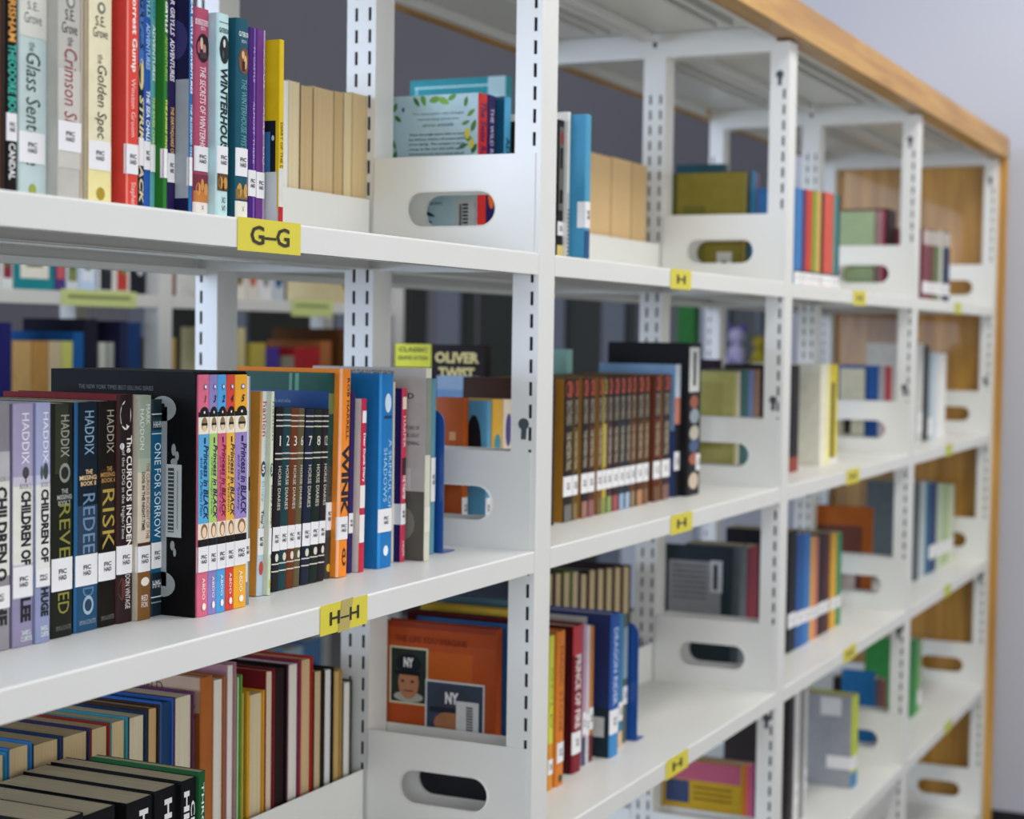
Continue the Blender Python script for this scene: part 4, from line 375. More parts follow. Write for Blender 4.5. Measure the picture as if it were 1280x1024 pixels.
  (0.2203, 0.2437, 0.094, 1.1698, 0.1938, 0, 0.125, 'p', '#3a2416', [], None, "brown paperback half behind the first white upright on second bay's second shelf"),
  (0.2728, 0.3038, 0.094, 1.1698, 0.1917, 0, 0.125, 'p', '#241c18', [('L', 'r', 0, 1, 0, 1, '#a8782a'), ('S', 'r', 0.05, 0.95, 0.86, 1, '#2a1812'), ('S', 'o', 0.12, 0.92, 0.875, 0.99, '#bf4a2c'), ('S', 'r', 0.15, 0.85, 0.66, 0.86, '#1e1614'), ('S', 'r', 0.2, 0.8, 0.2, 0.34, '#1e1614'), ('S', 't', 'BROTHERS', 0.2, 0.8, 0.68, 0.85, '#8f8874', 'd', 0.02, 0), ('S', 't', 'THE WESTERN TRAIL', 0.25, 0.75, 0.36, 0.63, '#b3a789', 'd', 0.02, 0), ('S', 'r', 0.1, 0.9, 0.0, 0.12, '#6b6a66')], (0.18, 0.32, 0, 1), "dark western paperback with orange spine head, one from left on second bay's second shelf"),
  (0.3048, 0.322, 0.094, 1.1698, 0.192, 0, 0.125, 'p', '#5c4a1e', [('L', 'r', 0, 1, 0, 1, '#6a3a20'), ('S', 'r', 0.05, 0.95, 0.86, 1, '#2a1812'), ('S', 'o', 0.12, 0.92, 0.875, 0.99, '#bf4a2c'), ('S', 'r', 0.15, 0.85, 0.66, 0.86, '#1e1614'), ('S', 'r', 0.2, 0.8, 0.2, 0.34, '#1e1614'), ('S', 't', 'BROTHERS', 0.2, 0.8, 0.68, 0.85, '#8f8874', 'd', 0.02, 0), ('S', 't', 'THE WESTERN TRAIL', 0.25, 0.75, 0.36, 0.63, '#b3a789', 'd', 0.02, 0), ('S', 'r', 0.1, 0.9, 0.0, 0.12, '#7d6a42')], (0.18, 0.32, 0, 1), "ochre western paperback with orange spine head, two from left on second bay's second shelf"),
  (0.334, 0.3573, 0.094, 1.1698, 0.192, 0, 0.125, 'p', '#1c1820', [('L', 'r', 0, 1, 0, 1, '#a8782a'), ('S', 'r', 0.05, 0.95, 0.86, 1, '#2a1812'), ('S', 'o', 0.12, 0.92, 0.875, 0.99, '#bf4a2c'), ('S', 'r', 0.15, 0.85, 0.66, 0.86, '#1e1614'), ('S', 'r', 0.2, 0.8, 0.2, 0.34, '#1e1614'), ('S', 't', 'BROTHERS', 0.2, 0.8, 0.68, 0.85, '#8f8874', 'd', 0.02, 0), ('S', 't', 'THE WESTERN TRAIL', 0.25, 0.75, 0.36, 0.63, '#b3a789', 'd', 0.02, 0), ('S', 'r', 0.1, 0.9, 0.0, 0.12, '#9a6c60')], (0.18, 0.32, 0, 1), "black western paperback with orange spine head, three from left on second bay's second shelf"),
  (0.3581, 0.3818, 0.094, 1.1698, 0.1921, 0, 0.125, 'p', '#4a2c20', [('L', 'r', 0, 1, 0, 1, '#6a3a20'), ('S', 'r', 0.05, 0.95, 0.86, 1, '#2a1812'), ('S', 'o', 0.12, 0.92, 0.875, 0.99, '#bf4a2c'), ('S', 'r', 0.15, 0.85, 0.66, 0.86, '#1e1614'), ('S', 'r', 0.2, 0.8, 0.2, 0.34, '#1e1614'), ('S', 't', 'BROTHERS', 0.2, 0.8, 0.68, 0.85, '#8f8874', 'd', 0.02, 0), ('S', 't', 'THE WESTERN TRAIL', 0.25, 0.75, 0.36, 0.63, '#b3a789', 'd', 0.02, 0), ('S', 'r', 0.1, 0.9, 0.0, 0.12, '#8c5a5e')], (0.18, 0.32, 0, 1), "brown western paperback with orange spine head, four from left on second bay's second shelf"),
  (0.3905, 0.4097, 0.094, 1.1698, 0.1923, 0, 0.125, 'p', '#6a4a2c', [('L', 'r', 0, 1, 0, 1, '#a8782a'), ('S', 'r', 0.05, 0.95, 0.86, 1, '#2a1812'), ('S', 'o', 0.12, 0.92, 0.875, 0.99, '#bf4a2c'), ('S', 'r', 0.15, 0.85, 0.66, 0.86, '#1e1614'), ('S', 'r', 0.2, 0.8, 0.2, 0.34, '#1e1614'), ('S', 't', 'BROTHERS', 0.2, 0.8, 0.68, 0.85, '#8f8874', 'd', 0.02, 0), ('S', 't', 'THE WESTERN TRAIL', 0.25, 0.75, 0.36, 0.63, '#b3a789', 'd', 0.02, 0), ('S', 'r', 0.1, 0.9, 0.0, 0.12, '#6b5a3c')], (0.18, 0.32, 0, 1), "tan western paperback with orange spine head, five from left on second bay's second shelf"),
  (0.4111, 0.4249, 0.094, 1.1698, 0.1924, 0, 0.125, 'p', '#b8a83a', [('L', 'r', 0, 1, 0, 1, '#6a3a20'), ('S', 'r', 0.05, 0.95, 0.86, 1, '#2a1812'), ('S', 'o', 0.12, 0.92, 0.875, 0.99, '#b8a83a'), ('S', 'r', 0.15, 0.85, 0.66, 0.86, '#1e1614'), ('S', 'r', 0.2, 0.8, 0.2, 0.34, '#1e1614'), ('S', 't', 'BROTHERS', 0.2, 0.8, 0.68, 0.85, '#8f8874', 'd', 0.02, 0), ('S', 't', 'THE WESTERN TRAIL', 0.25, 0.75, 0.36, 0.63, '#b3a789', 'd', 0.02, 0), ('S', 'r', 0.1, 0.9, 0.0, 0.12, '#7a9450')], (0.18, 0.32, 0, 1), "yellow western paperback with orange spine head, six from left on second bay's second shelf"),
  (0.4261, 0.4468, 0.094, 1.1698, 0.1924, 0, 0.125, 'p', '#4a3038', [('L', 'r', 0, 1, 0, 1, '#a8782a'), ('S', 'r', 0.05, 0.95, 0.86, 1, '#2a1812'), ('S', 'o', 0.12, 0.92, 0.875, 0.99, '#bf4a2c'), ('S', 'r', 0.15, 0.85, 0.66, 0.86, '#1e1614'), ('S', 'r', 0.2, 0.8, 0.2, 0.34, '#1e1614'), ('S', 't', 'BROTHERS', 0.2, 0.8, 0.68, 0.85, '#8f8874', 'd', 0.02, 0), ('S', 't', 'THE WESTERN TRAIL', 0.25, 0.75, 0.36, 0.63, '#b3a789', 'd', 0.02, 0), ('S', 'r', 0.1, 0.9, 0.0, 0.12, '#8a9a5a')], (0.18, 0.32, 0, 1), "maroon western paperback with orange spine head, seven from left on second bay's second shelf"),
  (0.4479, 0.4721, 0.094, 1.1698, 0.1925, 0, 0.125, 'p', '#2c1a1c', [('L', 'r', 0, 1, 0, 1, '#6a3a20'), ('S', 'r', 0.05, 0.95, 0.86, 1, '#2a1812'), ('S', 'o', 0.12, 0.92, 0.875, 0.99, '#bf4a2c'), ('S', 'r', 0.15, 0.85, 0.66, 0.86, '#1e1614'), ('S', 'r', 0.2, 0.8, 0.2, 0.34, '#1e1614'), ('S', 't', 'BROTHERS', 0.2, 0.8, 0.68, 0.85, '#8f8874', 'd', 0.02, 0), ('S', 't', 'THE WESTERN TRAIL', 0.25, 0.75, 0.36, 0.63, '#b3a789', 'd', 0.02, 0), ('S', 'r', 0.1, 0.9, 0.0, 0.12, '#a04c4c')], (0.18, 0.32, 0, 1), "dark red western paperback with orange spine head, eight from left on second bay's second shelf"),
  (0.4732, 0.4956, 0.094, 1.1698, 0.1926, 0, 0.125, 'p', '#26343c', [('L', 'r', 0, 1, 0, 1, '#a8782a'), ('S', 'r', 0.05, 0.95, 0.86, 1, '#2a1812'), ('S', 'o', 0.12, 0.92, 0.875, 0.99, '#bf4a2c'), ('S', 'r', 0.15, 0.85, 0.66, 0.86, '#1e1614'), ('S', 'r', 0.2, 0.8, 0.2, 0.34, '#1e1614'), ('S', 't', 'BROTHERS', 0.2, 0.8, 0.68, 0.85, '#8f8874', 'd', 0.02, 0), ('S', 't', 'THE WESTERN TRAIL', 0.25, 0.75, 0.36, 0.63, '#b3a789', 'd', 0.02, 0), ('S', 'r', 0.1, 0.9, 0.0, 0.12, '#8fa8c4')], (0.18, 0.32, 0, 1), "slate western paperback with orange spine head, nine from left on second bay's second shelf"),
  (0.4971, 0.5179, 0.094, 1.1698, 0.1927, 0, 0.125, 'p', '#2a3034', [('L', 'r', 0, 1, 0, 1, '#6a3a20'), ('S', 'r', 0.05, 0.95, 0.86, 1, '#2a1812'), ('S', 'o', 0.12, 0.92, 0.875, 0.99, '#bf4a2c'), ('S', 'r', 0.15, 0.85, 0.66, 0.86, '#1e1614'), ('S', 'r', 0.2, 0.8, 0.2, 0.34, '#1e1614'), ('S', 't', 'BROTHERS', 0.2, 0.8, 0.68, 0.85, '#8f8874', 'd', 0.02, 0), ('S', 't', 'THE WESTERN TRAIL', 0.25, 0.75, 0.36, 0.63, '#b3a789', 'd', 0.02, 0), ('S', 'r', 0.1, 0.9, 0.0, 0.12, '#9cb0c8')], (0.18, 0.32, 0, 1), "blue-black western paperback with orange spine head, ten from left on second bay's second shelf"),
  (0.5194, 0.539, 0.094, 1.1698, 0.1928, 0, 0.125, 'p', '#5c3a24', [('L', 'r', 0, 1, 0, 1, '#a8782a'), ('S', 'r', 0.05, 0.95, 0.86, 1, '#2a1812'), ('S', 'o', 0.12, 0.92, 0.875, 0.99, '#bf4a2c'), ('S', 'r', 0.15, 0.85, 0.66, 0.86, '#1e1614'), ('S', 'r', 0.2, 0.8, 0.2, 0.34, '#1e1614'), ('S', 't', 'BROTHERS', 0.2, 0.8, 0.68, 0.85, '#8f8874', 'd', 0.02, 0), ('S', 't', 'THE WESTERN TRAIL', 0.25, 0.75, 0.36, 0.63, '#b3a789', 'd', 0.02, 0), ('S', 'r', 0.1, 0.9, 0.0, 0.12, '#8a7c60')], (0.18, 0.32, 0, 1), "russet western paperback with orange spine head, eleven from left on second bay's second shelf"),
  (0.5431, 0.5704, 0.094, 1.1698, 0.1928, 0, 0.125, 'p', '#4a3018', [('L', 'r', 0, 1, 0, 1, '#6a3a20'), ('S', 'r', 0.05, 0.95, 0.86, 1, '#2a1812'), ('S', 'o', 0.12, 0.92, 0.875, 0.99, '#bf4a2c'), ('S', 'r', 0.15, 0.85, 0.66, 0.86, '#1e1614'), ('S', 'r', 0.2, 0.8, 0.2, 0.34, '#1e1614'), ('S', 't', 'BROTHERS', 0.2, 0.8, 0.68, 0.85, '#8f8874', 'd', 0.02, 0), ('S', 't', 'THE WESTERN TRAIL', 0.25, 0.75, 0.36, 0.63, '#b3a789', 'd', 0.02, 0), ('S', 'r', 0.1, 0.9, 0.0, 0.12, '#b08058')], (0.18, 0.32, 0, 1), "walnut western paperback with orange spine head, twelve from left on second bay's second shelf"),
  (0.5719, 0.5942, 0.094, 1.1698, 0.1929, 0, 0.125, 'p', '#5a3c20', [('L', 'r', 0, 1, 0, 1, '#a8782a'), ('S', 'r', 0.05, 0.95, 0.86, 1, '#2a1812'), ('S', 'o', 0.12, 0.92, 0.875, 0.99, '#bf4a2c'), ('S', 'r', 0.15, 0.85, 0.66, 0.86, '#1e1614'), ('S', 'r', 0.2, 0.8, 0.2, 0.34, '#1e1614'), ('S', 't', 'BROTHERS', 0.2, 0.8, 0.68, 0.85, '#8f8874', 'd', 0.02, 0), ('S', 't', 'THE WESTERN TRAIL', 0.25, 0.75, 0.36, 0.63, '#b3a789', 'd', 0.02, 0), ('S', 'r', 0.1, 0.9, 0.0, 0.12, '#7a5a40')], (0.18, 0.32, 0, 1), "umber western paperback with orange spine head, thirteen from left on second bay's second shelf"),
  (0.6143, 0.644, 0.094, 1.1698, 0.193, 0, 0.125, 'p', '#5a281c', [('L', 'r', 0, 1, 0, 1, '#6a3a20'), ('S', 'r', 0.05, 0.95, 0.86, 1, '#2a1812'), ('S', 'o', 0.12, 0.92, 0.875, 0.99, '#bf4a2c'), ('S', 'r', 0.15, 0.85, 0.66, 0.86, '#1e1614'), ('S', 'r', 0.2, 0.8, 0.2, 0.34, '#1e1614'), ('S', 't', 'BROTHERS', 0.2, 0.8, 0.68, 0.85, '#8f8874', 'd', 0.02, 0), ('S', 't', 'THE WESTERN TRAIL', 0.25, 0.75, 0.36, 0.63, '#b3a789', 'd', 0.02, 0), ('S', 'r', 0.1, 0.9, 0.0, 0.12, '#6a4a34')], (0.18, 0.32, 0, 1), "brick western paperback with orange spine head, fourteen from left on second bay's second shelf"),
  (0.6509, 0.6867, 0.094, 1.1698, 0.1931, 0, 0.125, 'p', '#3a2a30', [('L', 'r', 0, 1, 0, 1, '#a8782a'), ('S', 'r', 0.05, 0.95, 0.86, 1, '#2a1812'), ('S', 'o', 0.12, 0.92, 0.875, 0.99, '#bf4a2c'), ('S', 'r', 0.15, 0.85, 0.66, 0.86, '#1e1614'), ('S', 'r', 0.2, 0.8, 0.2, 0.34, '#1e1614'), ('S', 't', 'BROTHERS', 0.2, 0.8, 0.68, 0.85, '#8f8874', 'd', 0.02, 0), ('S', 't', 'THE WESTERN TRAIL', 0.25, 0.75, 0.36, 0.63, '#b3a789', 'd', 0.02, 0), ('S', 'r', 0.1, 0.9, 0.0, 0.12, '#7c5c50')], (0.18, 0.32, 0, 1), "charcoal western paperback with orange spine head, fifteen from left on second bay's second shelf"),
  (0.7066, 0.7306, 0.094, 1.1698, 0.2081, 0, 0.1285, 'p', '#23252c', [('S', 'r', 0, 1, 0.55, 0.75, '#c9806c'), ('S', 'r', 0, 1, 0.75, 1, '#c8d4e0'), ('L', 'r', 0, 1, 0.5, 1, '#7fa4cc'), ('L', 'r', 0, 1, 0, 0.5, '#2a4a80')], (0.2, 0.34, 0, 1), "peach and blue paperback after the western series on second bay's second shelf"),
  (0.731, 0.7939, 0.082, 1.1698, 0.242, 0, 0.135, 'h', '#1c1c20', [('S', 'r', 0.05, 0.75, 0.68, 0.97, '#d2d4d0'), ('S', 'r', 0.3, 0.5, 0.72, 0.94, '#2c2c2c'), ('S', 'o', 0.1, 0.7, 0.57, 0.66, '#9a5c48'), ('S', 'o', 0.1, 0.8, 0.47, 0.57, '#8c9aa0'), ('S', 'o', 0.1, 0.8, 0.36, 0.46, '#b8b4a4'), ('S', 'o', 0.1, 0.8, 0.28, 0.37, '#4a5c80'), ('S', 'o', 0.1, 0.8, 0.2, 0.28, '#a4624c'), ('S', 'o', 0.1, 0.8, 0.04, 0.15, '#c8b8a0')], (0.16, 0.27, 0.6, 1), "thick black book with pale spine label and pictures on second bay's second shelf"),
 ],
 [
  (0.2112, 0.2268, 0.083, 0.8221, 0.2046, 0.3, 0.13, 'p', '#cfd048', [('S', 'r', 0, 1, 0, 0.3, '#d88a2c'), ('S', 't', 'GOLD', 0.3, 0.7, 0.4, 0.8, '#7a8c28', 'd', 0, 0)], (0.1, 0.2, 0, 1), "lime paperback half behind the white upright on second bay's third shelf"),
  (0.2333, 0.26, 0.083, 0.8221, 0.2068, 0.3, 0.13, 'h', '#d27a2c', [('L', 'r', 0, 1, 0, 1, '#cc7a26'), ('S', 't', 'MAGIC STONE', 0.3, 0.7, 0.35, 0.9, '#7a3c14', 'd', 0, 0), ('S', 'o', 0.3, 0.8, 0.02, 0.07, '#2e4a28')], (0.15, 0.28, 0.1, 1), "leaning orange hardcover on second bay's third shelf"),
  (0.3058, 0.3367, 0.09, 0.8221, 0.2028, 0.2, 0.13, 'h', '#7c1f2a', [('L', 'r', 0, 1, 0, 1, '#4a1218'), ('S', 't', 'PRINCE OF FIRE', 0.2, 0.8, 0.3, 0.8, '#e8d8d4', 'd', 0.03, 0), ('S', 'r', 0, 1, 0.8, 1, '#b83a44'), ('L', 'r', 0.5, 0.9, 0.03, 0.13, '#cfd2d0')], (0.13, 0.28, 0, 1), "dark red hardcover on second bay's third shelf"),
  (0.3553, 0.3668, 0.095, 0.8221, 0.1976, 0.2, 0.12, 'p', '#b893a8', [('S', 'r', 0, 1, 0, 0.2, '#3c4a66')], (0.22, 0.38, 0, 1), "thin mauve paperback on second bay's third shelf"),
  (0.3676, 0.3784, 0.095, 0.8221, 0.1947, 0.2, 0.12, 'p', '#c9c6cc', [], (0.2, 0.36, 0, 1), "thin pale grey paperback on second bay's third shelf"),
  (0.3792, 0.393, 0.095, 0.8221, 0.1917, 0.2, 0.12, 'p', '#b8763a', [('S', 'r', 0, 1, 0, 0.2, '#6a2a2c')], (0.24, 0.4, 0, 1), "thin amber paperback on second bay's third shelf"),
  (0.415, 0.4473, 0.079, 0.8221, 0.2047, 0.2, 0.1435, 'h', '#2c55a0', [('L', 'r', 0, 1, 0, 1, '#26305e'), ('L', 'r', 0, 1, 0, 0.35, '#1d2f38'), ('L', 'r', 0.1, 0.75, 0.68, 0.97, '#b9b7ac'), ('L', 'r', 0.15, 0.7, 0.72, 0.93, '#77725f'), ('S', 'r', 0, 1, 0, 0.16, '#3a86c0'), ('S', 't', 'DRAGON RIDER', 0.25, 0.75, 0.36, 0.9, '#b8cdf0', 'd', 0.02, 0), ('L', 'r', 0.55, 0.95, 0.14, 0.28, '#c6c8c4')], (0.16, 0.33, 0, 1), "thick blue hardcover with labelled navy cover on second bay's third shelf"),
  (0.4778, 0.4937, 0.09, 0.8221, 0.195, 0.2, 0.13, 'p', '#3f7da8', [('S', 'r', 0, 1, 0, 0.12, '#d8b890')], (0.2, 0.34, 0, 1), "thin sky-blue paperback on second bay's third shelf"),
  (0.5072, 0.524, 0.095, 0.8221, 0.1904, 0.2, 0.12, 'p', '#5c6458', [('S', 'r', 0, 1, 0.5, 0.9, '#8fa4b0')], (0.3, 0.44, 0, 1), "grey-green paperback beside the blue bookend on second bay's third shelf"),
 ],
 [
  (1.1348, 1.1783, 0.03, 1.5156, 0.1716, 0, 0.12, 'p', '#3f7cb8', [('S', 'r', 0, 1, 0.1, 0.16, '#2a2226')], (0.02, 0.14, 0, 1), "slim blue spined story book on third bay's top shelf"),
  (1.181, 1.2045, 0.03, 1.5156, 0.1725, 0, 0.12, 'p', '#5a3a64', [('S', 'r', 0, 1, 0.1, 0.16, '#2a2226')], (0.02, 0.14, 0, 1), "slim purple spined story book on third bay's top shelf"),
  (1.2072, 1.2451, 0.03, 1.5156, 0.1741, 0, 0.12, 'p', '#c8452f', [('S', 'r', 0, 1, 0.1, 0.16, '#2a2226')], (0.02, 0.14, 0, 1), "slim vermilion spined story book on third bay's top shelf"),
  (1.2473, 1.2718, 0.03, 1.5156, 0.175, 0, 0.12, 'p', '#7f9a3a', [('S', 'r', 0, 1, 0.1, 0.16, '#2a2226')], (0.02, 0.14, 0, 1), "slim leaf green spined story book on third bay's top shelf"),
  (1.2746, 1.305, 0.03, 1.5156, 0.1762, 0, 0.12, 'p', '#c9a85a', [('S', 'r', 0, 1, 0.1, 0.16, '#2a2226')], (0.02, 0.14, 0, 1), "slim gold spined story book on third bay's top shelf"),
  (1.3079, 1.3247, 0.03, 1.5156, 0.1769, 0, 0.12, 'p', '#4a1f28', [('S', 'r', 0, 1, 0.1, 0.16, '#2a2226')], (0.02, 0.14, 0, 1), "slim maroon spined story book on third bay's top shelf"),
  (1.3276, 1.3938, 0.03, 1.5156, 0.1796, 0, 0.12, 'p', '#cf5a48', [('S', 'r', 0, 1, 0.1, 0.16, '#2a2226')], (0.02, 0.14, 0, 1), "slim salmon spined story book on third bay's top shelf"),
  (1.3968, 1.4234, 0.03, 1.5156, 0.1806, 0, 0.12, 'p', '#4f8c84', [('S', 'r', 0, 1, 0.1, 0.16, '#2a2226')], (0.02, 0.14, 0, 1), "slim sea green spined story book on third bay's top shelf"),
  (1.4253, 1.4414, 0.03, 1.5156, 0.1812, 0, 0.12, 'p', '#26445c', [('S', 'r', 0, 1, 0.1, 0.16, '#2a2226')], (0.02, 0.14, 0, 1), "slim dark teal spined story book on third bay's top shelf"),
 ],
 [
  (1.2975, 1.36, 0.08, 1.1698, 0.2011, 0, 0.13, 'h', '#1f1c1e', [('S', 'r', 0, 1, 0, 0.14, '#8a3a28')], None, "black hardcover against the upright on third bay's second shelf"),
  (1.5073, 1.5498, 0.078, 1.1698, 0.2024, 0, 0.14, 'h', '#e3e0cc', [('L', 'r', 0, 1, 0, 1, '#d9d7c6'), ('L', 'r', 0.1, 0.6, 0.8, 0.95, '#2c2c22')], None, "wide cream hardcover on third bay's second shelf"),
  (1.5602, 1.5881, 0.08, 1.1698, 0.2019, 0, 0.13, 'p', '#e8e2a0', [], None, "cream-yellow slim paperback on third bay's second shelf"),
  (1.5897, 1.6481, 0.08, 1.1698, 0.1999, 0, 0.13, 'p', '#d9c52c', [('S', 'r', 0.1, 0.5, 0, 0.82, '#3a321c')], (0.0, 0.05, 0, 1), "yellow and black striped paperback on third bay's second shelf"),
 ],
 [
  (1.3323, 1.3848, 0.085, 0.8221, 0.2338, 0, 0.125, 'p', '#1d1f24', [], (0.2, 0.32, 0, 1), "slim black spined paperback on third bay's third shelf"),
  (1.3872, 1.4384, 0.085, 0.8221, 0.2223, 0, 0.125, 'p', '#2c5a9c', [], (0.2, 0.32, 0, 1), "slim blue spined paperback on third bay's third shelf"),
  (1.4397, 1.4847, 0.085, 0.8221, 0.2175, 0, 0.125, 'p', '#3a78b8', [], (0.2, 0.32, 0, 1), "slim sky blue spined paperback on third bay's third shelf"),
  (1.4872, 1.5141, 0.085, 0.8221, 0.2073, 0, 0.125, 'p', '#d9a64a', [], (0.2, 0.32, 0, 1), "slim amber spined paperback on third bay's third shelf"),
  (1.5157, 1.5441, 0.085, 0.8221, 0.2044, 0, 0.125, 'p', '#c97a6c', [], (0.2, 0.32, 0, 1), "slim rose spined paperback on third bay's third shelf"),
  (1.5469, 1.5933, 0.085, 0.8221, 0.2085, 0, 0.125, 'p', '#2a2226', [], (0.2, 0.32, 0, 1), "slim black-brown spined paperback on third bay's third shelf"),
  (1.5948, 1.634, 0.085, 0.8221, 0.2041, 0, 0.125, 'p', '#5c2c34', [], (0.2, 0.32, 0, 1), "slim burgundy spined paperback on third bay's third shelf"),
  (1.6432, 1.6887, 0.085, 0.8221, 0.1974, 0, 0.125, 'p', '#d8a83a', [], (0.2, 0.32, 0, 1), "slim yellow squiggled spined paperback on third bay's third shelf"),
  (1.6916, 1.7282, 0.085, 0.8221, 0.1948, 0, 0.125, 'p', '#3a8c5c', [], (0.2, 0.32, 0, 1), "slim green spined paperback on third bay's third shelf"),
 ],
 [
  (1.3438, 1.3773, 0.08, 0.4745, 0.2856, 0, 0.13, 'p', '#3a3436', [], None, "thin dark paperback on third bay's fourth shelf"),
  (1.3793, 1.4164, 0.08, 0.4745, 0.2883, 0, 0.13, 'p', '#d8dad6', [], (0.15, 0.3, 0, 1), "white paperback by the upright on third bay's fourth shelf"),
  (1.4355, 1.4682, 0.085, 0.4745, 0.2814, 0, 0.13, 'p', '#8c8a88', [], None, "grey paperback on third bay's fourth shelf"),
  (1.47, 1.4913, 0.085, 0.4745, 0.2714, 0, 0.13, 'p', '#c9cbc9', [], (0.2, 0.35, 0, 1), "pale slim paperback on third bay's fourth shelf"),
  (1.7285, 1.781, 0.055, 0.4745, 0.1934, 0, 0.15, 'h', '#b6c43a', [('L', 'r', 0, 1, 0, 1, '#9a9ea6'), ('L', 'r', 0.55, 0.85, 0.78, 0.98, '#e0e2e4'), ('S', 'r', 0, 1, 0, 0.16, '#2c78a8')], (0.2, 0.34, -1, 1), "lime-spined book with wide grey cover on third bay's fourth shelf"),
 ],
 [
  (2.2016, 2.2773, 0.03, 1.5156, 0.1661, 0, 0.12, 'p', '#7a3f48', [('S', 'r', 0, 1, 0.78, 0.98, '#b8b0a8')], (0.1, 0.26, 0, 1), "slim wine book with pale spine head on farthest bay's top shelf"),
  (2.282, 2.3232, 0.03, 1.5156, 0.168, 0, 0.12, 'p', '#6a4038', [('S', 'r', 0, 1, 0.78, 0.98, '#b8b0a8')], (0.1, 0.26, 0, 1), "slim brown book with pale spine head on farthest bay's top shelf"),
  (2.328, 2.389, 0.03, 1.5156, 0.1702, 0, 0.12, 'p', '#5f7048', [('S', 'r', 0, 1, 0.78, 0.98, '#b8b0a8')], (0.1, 0.26, 0, 1), "slim moss green book with pale spine head on farthest bay's top shelf"),
  (2.3939, 2.4275, 0.03, 1.5156, 0.1718, 0, 0.12, 'p', '#c0c4b8', [('S', 'r', 0, 1, 0.78, 0.98, '#b8b0a8')], (0.1, 0.26, 0, 1), "slim pale grey book with pale spine head on farthest bay's top shelf"),
  (2.4305, 2.4616, 0.03, 1.5156, 0.173, 0, 0.12, 'p', '#22302c', [('S', 'r', 0, 1, 0.78, 0.98, '#b8b0a8')], (0.1, 0.26, 0, 1), "slim black-green book with pale spine head on farthest bay's top shelf"),
  (2.4667, 2.5163, 0.03, 1.5156, 0.1749, 0, 0.12, 'p', '#2c3560', [('S', 'r', 0, 1, 0.78, 0.98, '#b8b0a8')], (0.1, 0.26, 0, 1), "slim navy book with pale spine head on farthest bay's top shelf"),
 ],
 [
  (2.4189, 2.4748, 0.08, 1.1698, 0.2432, 0, 0.13, 'p', '#c8cac4', [], (0.1, 0.3, 0, 1), "pale grey paperback by the upright on farthest bay's second shelf"),
  (2.4779, 2.5412, 0.08, 1.1698, 0.2393, 0, 0.13, 'h', '#23282c', [], None, "charcoal hardcover on farthest bay's second shelf"),
  (2.5446, 2.5897, 0.08, 1.1698, 0.2232, 0, 0.13, 'p', '#9fb4b8', [], (0.05, 0.25, 0, 1), "grey-blue paperback on farthest bay's second shelf"),
  (2.5934, 2.6496, 0.08, 1.1698, 0.2211, 0, 0.13, 'p', '#c9d2dc', [], None, "pale bluish hardcover on farthest bay's second shelf"),
  (2.659, 2.763, 0.08, 1.1698, 0.2187, 0, 0.13, 'p', '#e6e6e2', [], None, "broad white paperback on farthest bay's second shelf"),
 ],
 [
  (2.4538, 2.501, 0.085, 0.8221, 0.2459, 0, 0.125, 'p', '#5a6468', [], None, "slim slate spined book on farthest bay's third shelf"),
  (2.5052, 2.5681, 0.085, 0.8221, 0.2437, 0, 0.125, 'p', '#b9c2c4', [], None, "slim silver spined book on farthest bay's third shelf"),
  (2.5722, 2.6168, 0.085, 0.8221, 0.2396, 0, 0.125, 'p', '#2a7090', [], None, "slim petrol spined book on farthest bay's third shelf"),
  (2.6193, 2.708, 0.085, 0.8221, 0.2327, 0, 0.125, 'p', '#263c6c', [], (0.15, 0.3, 0, 1), "slim indigo spined book on farthest bay's third shelf"),
  (2.7172, 2.7912, 0.085, 0.8221, 0.2219, 0, 0.125, 'p', '#b8c6ac', [], (0.15, 0.3, 0, 1), "slim pale green spined book on farthest bay's third shelf"),
  (2.7946, 2.8665, 0.085, 0.8221, 0.2142, 0, 0.125, 'p', '#a8bc8c', [], (0.15, 0.3, 0, 1), "slim sage spined book on farthest bay's third shelf"),
  (2.8701, 2.9441, 0.085, 0.8221, 0.2087, 0, 0.125, 'p', '#c8d0b4', [], (0.15, 0.3, 0, 1), "slim pistachio spined book on farthest bay's third shelf"),
 ],
 [
  (2.4763, 2.5432, 0.09, 0.4745, 0.1954, 0, 0.12, 'p', '#3c8c48', [], None, "green book by the upright on farthest bay's fourth shelf"),
  (2.5459, 2.5909, 0.09, 0.4745, 0.1821, 0, 0.12, 'p', '#8fae7c', [], (0.1, 0.3, 0, 1), "pale green slim book on farthest bay's fourth shelf"),
 ],
 [
  (1.0659, 1.089, 0.1, 1.5156, 0.196, 0, 0.09, 'p', '#3c3a1c', [], None, "thin black-olive book beside the olive-gold one on third bay's top shelf"),
  (1.096, 1.1289, 0.1, 1.5156, 0.1991, 0, 0.09, 'p', '#2c6484', [], (0.02, 0.2, 0, 1), "thin petrol-blue book beside the olive-gold one on third bay's top shelf"),
  (1.1313, 1.1428, 0.1, 1.5156, 0.1986, 0, 0.09, 'p', '#6a4a68', [], (0.02, 0.2, 0, 1), "thin mauve book beside the olive-gold one on third bay's top shelf"),
 ],
 [
  (0.0626, 0.0923, 0.1, 1.1698, 0.1704, 1, 0.1, 'p', '#d9a83c', [('S', 'o', 0.2, 0.8, 0.3, 0.45, '#b8402c'), ('S', 'o', 0.2, 0.8, 0.6, 0.75, '#3c8ca0')], (0.15, 0.3, 0, 1), "yellow comic-spined book by the nearest upright on second bay's second shelf"),
  (0.0945, 0.1226, 0.1, 1.1698, 0.1695, 1, 0.1, 'p', '#d8cdb8', [('S', 'o', 0.2, 0.8, 0.35, 0.55, '#8a3c5c'), ('S', 'o', 0.2, 0.8, 0.65, 0.9, '#4a3c7c')], (0.15, 0.3, 0, 1), "cream and purple spined book by the nearest upright on second bay's second shelf"),
 ],
 [
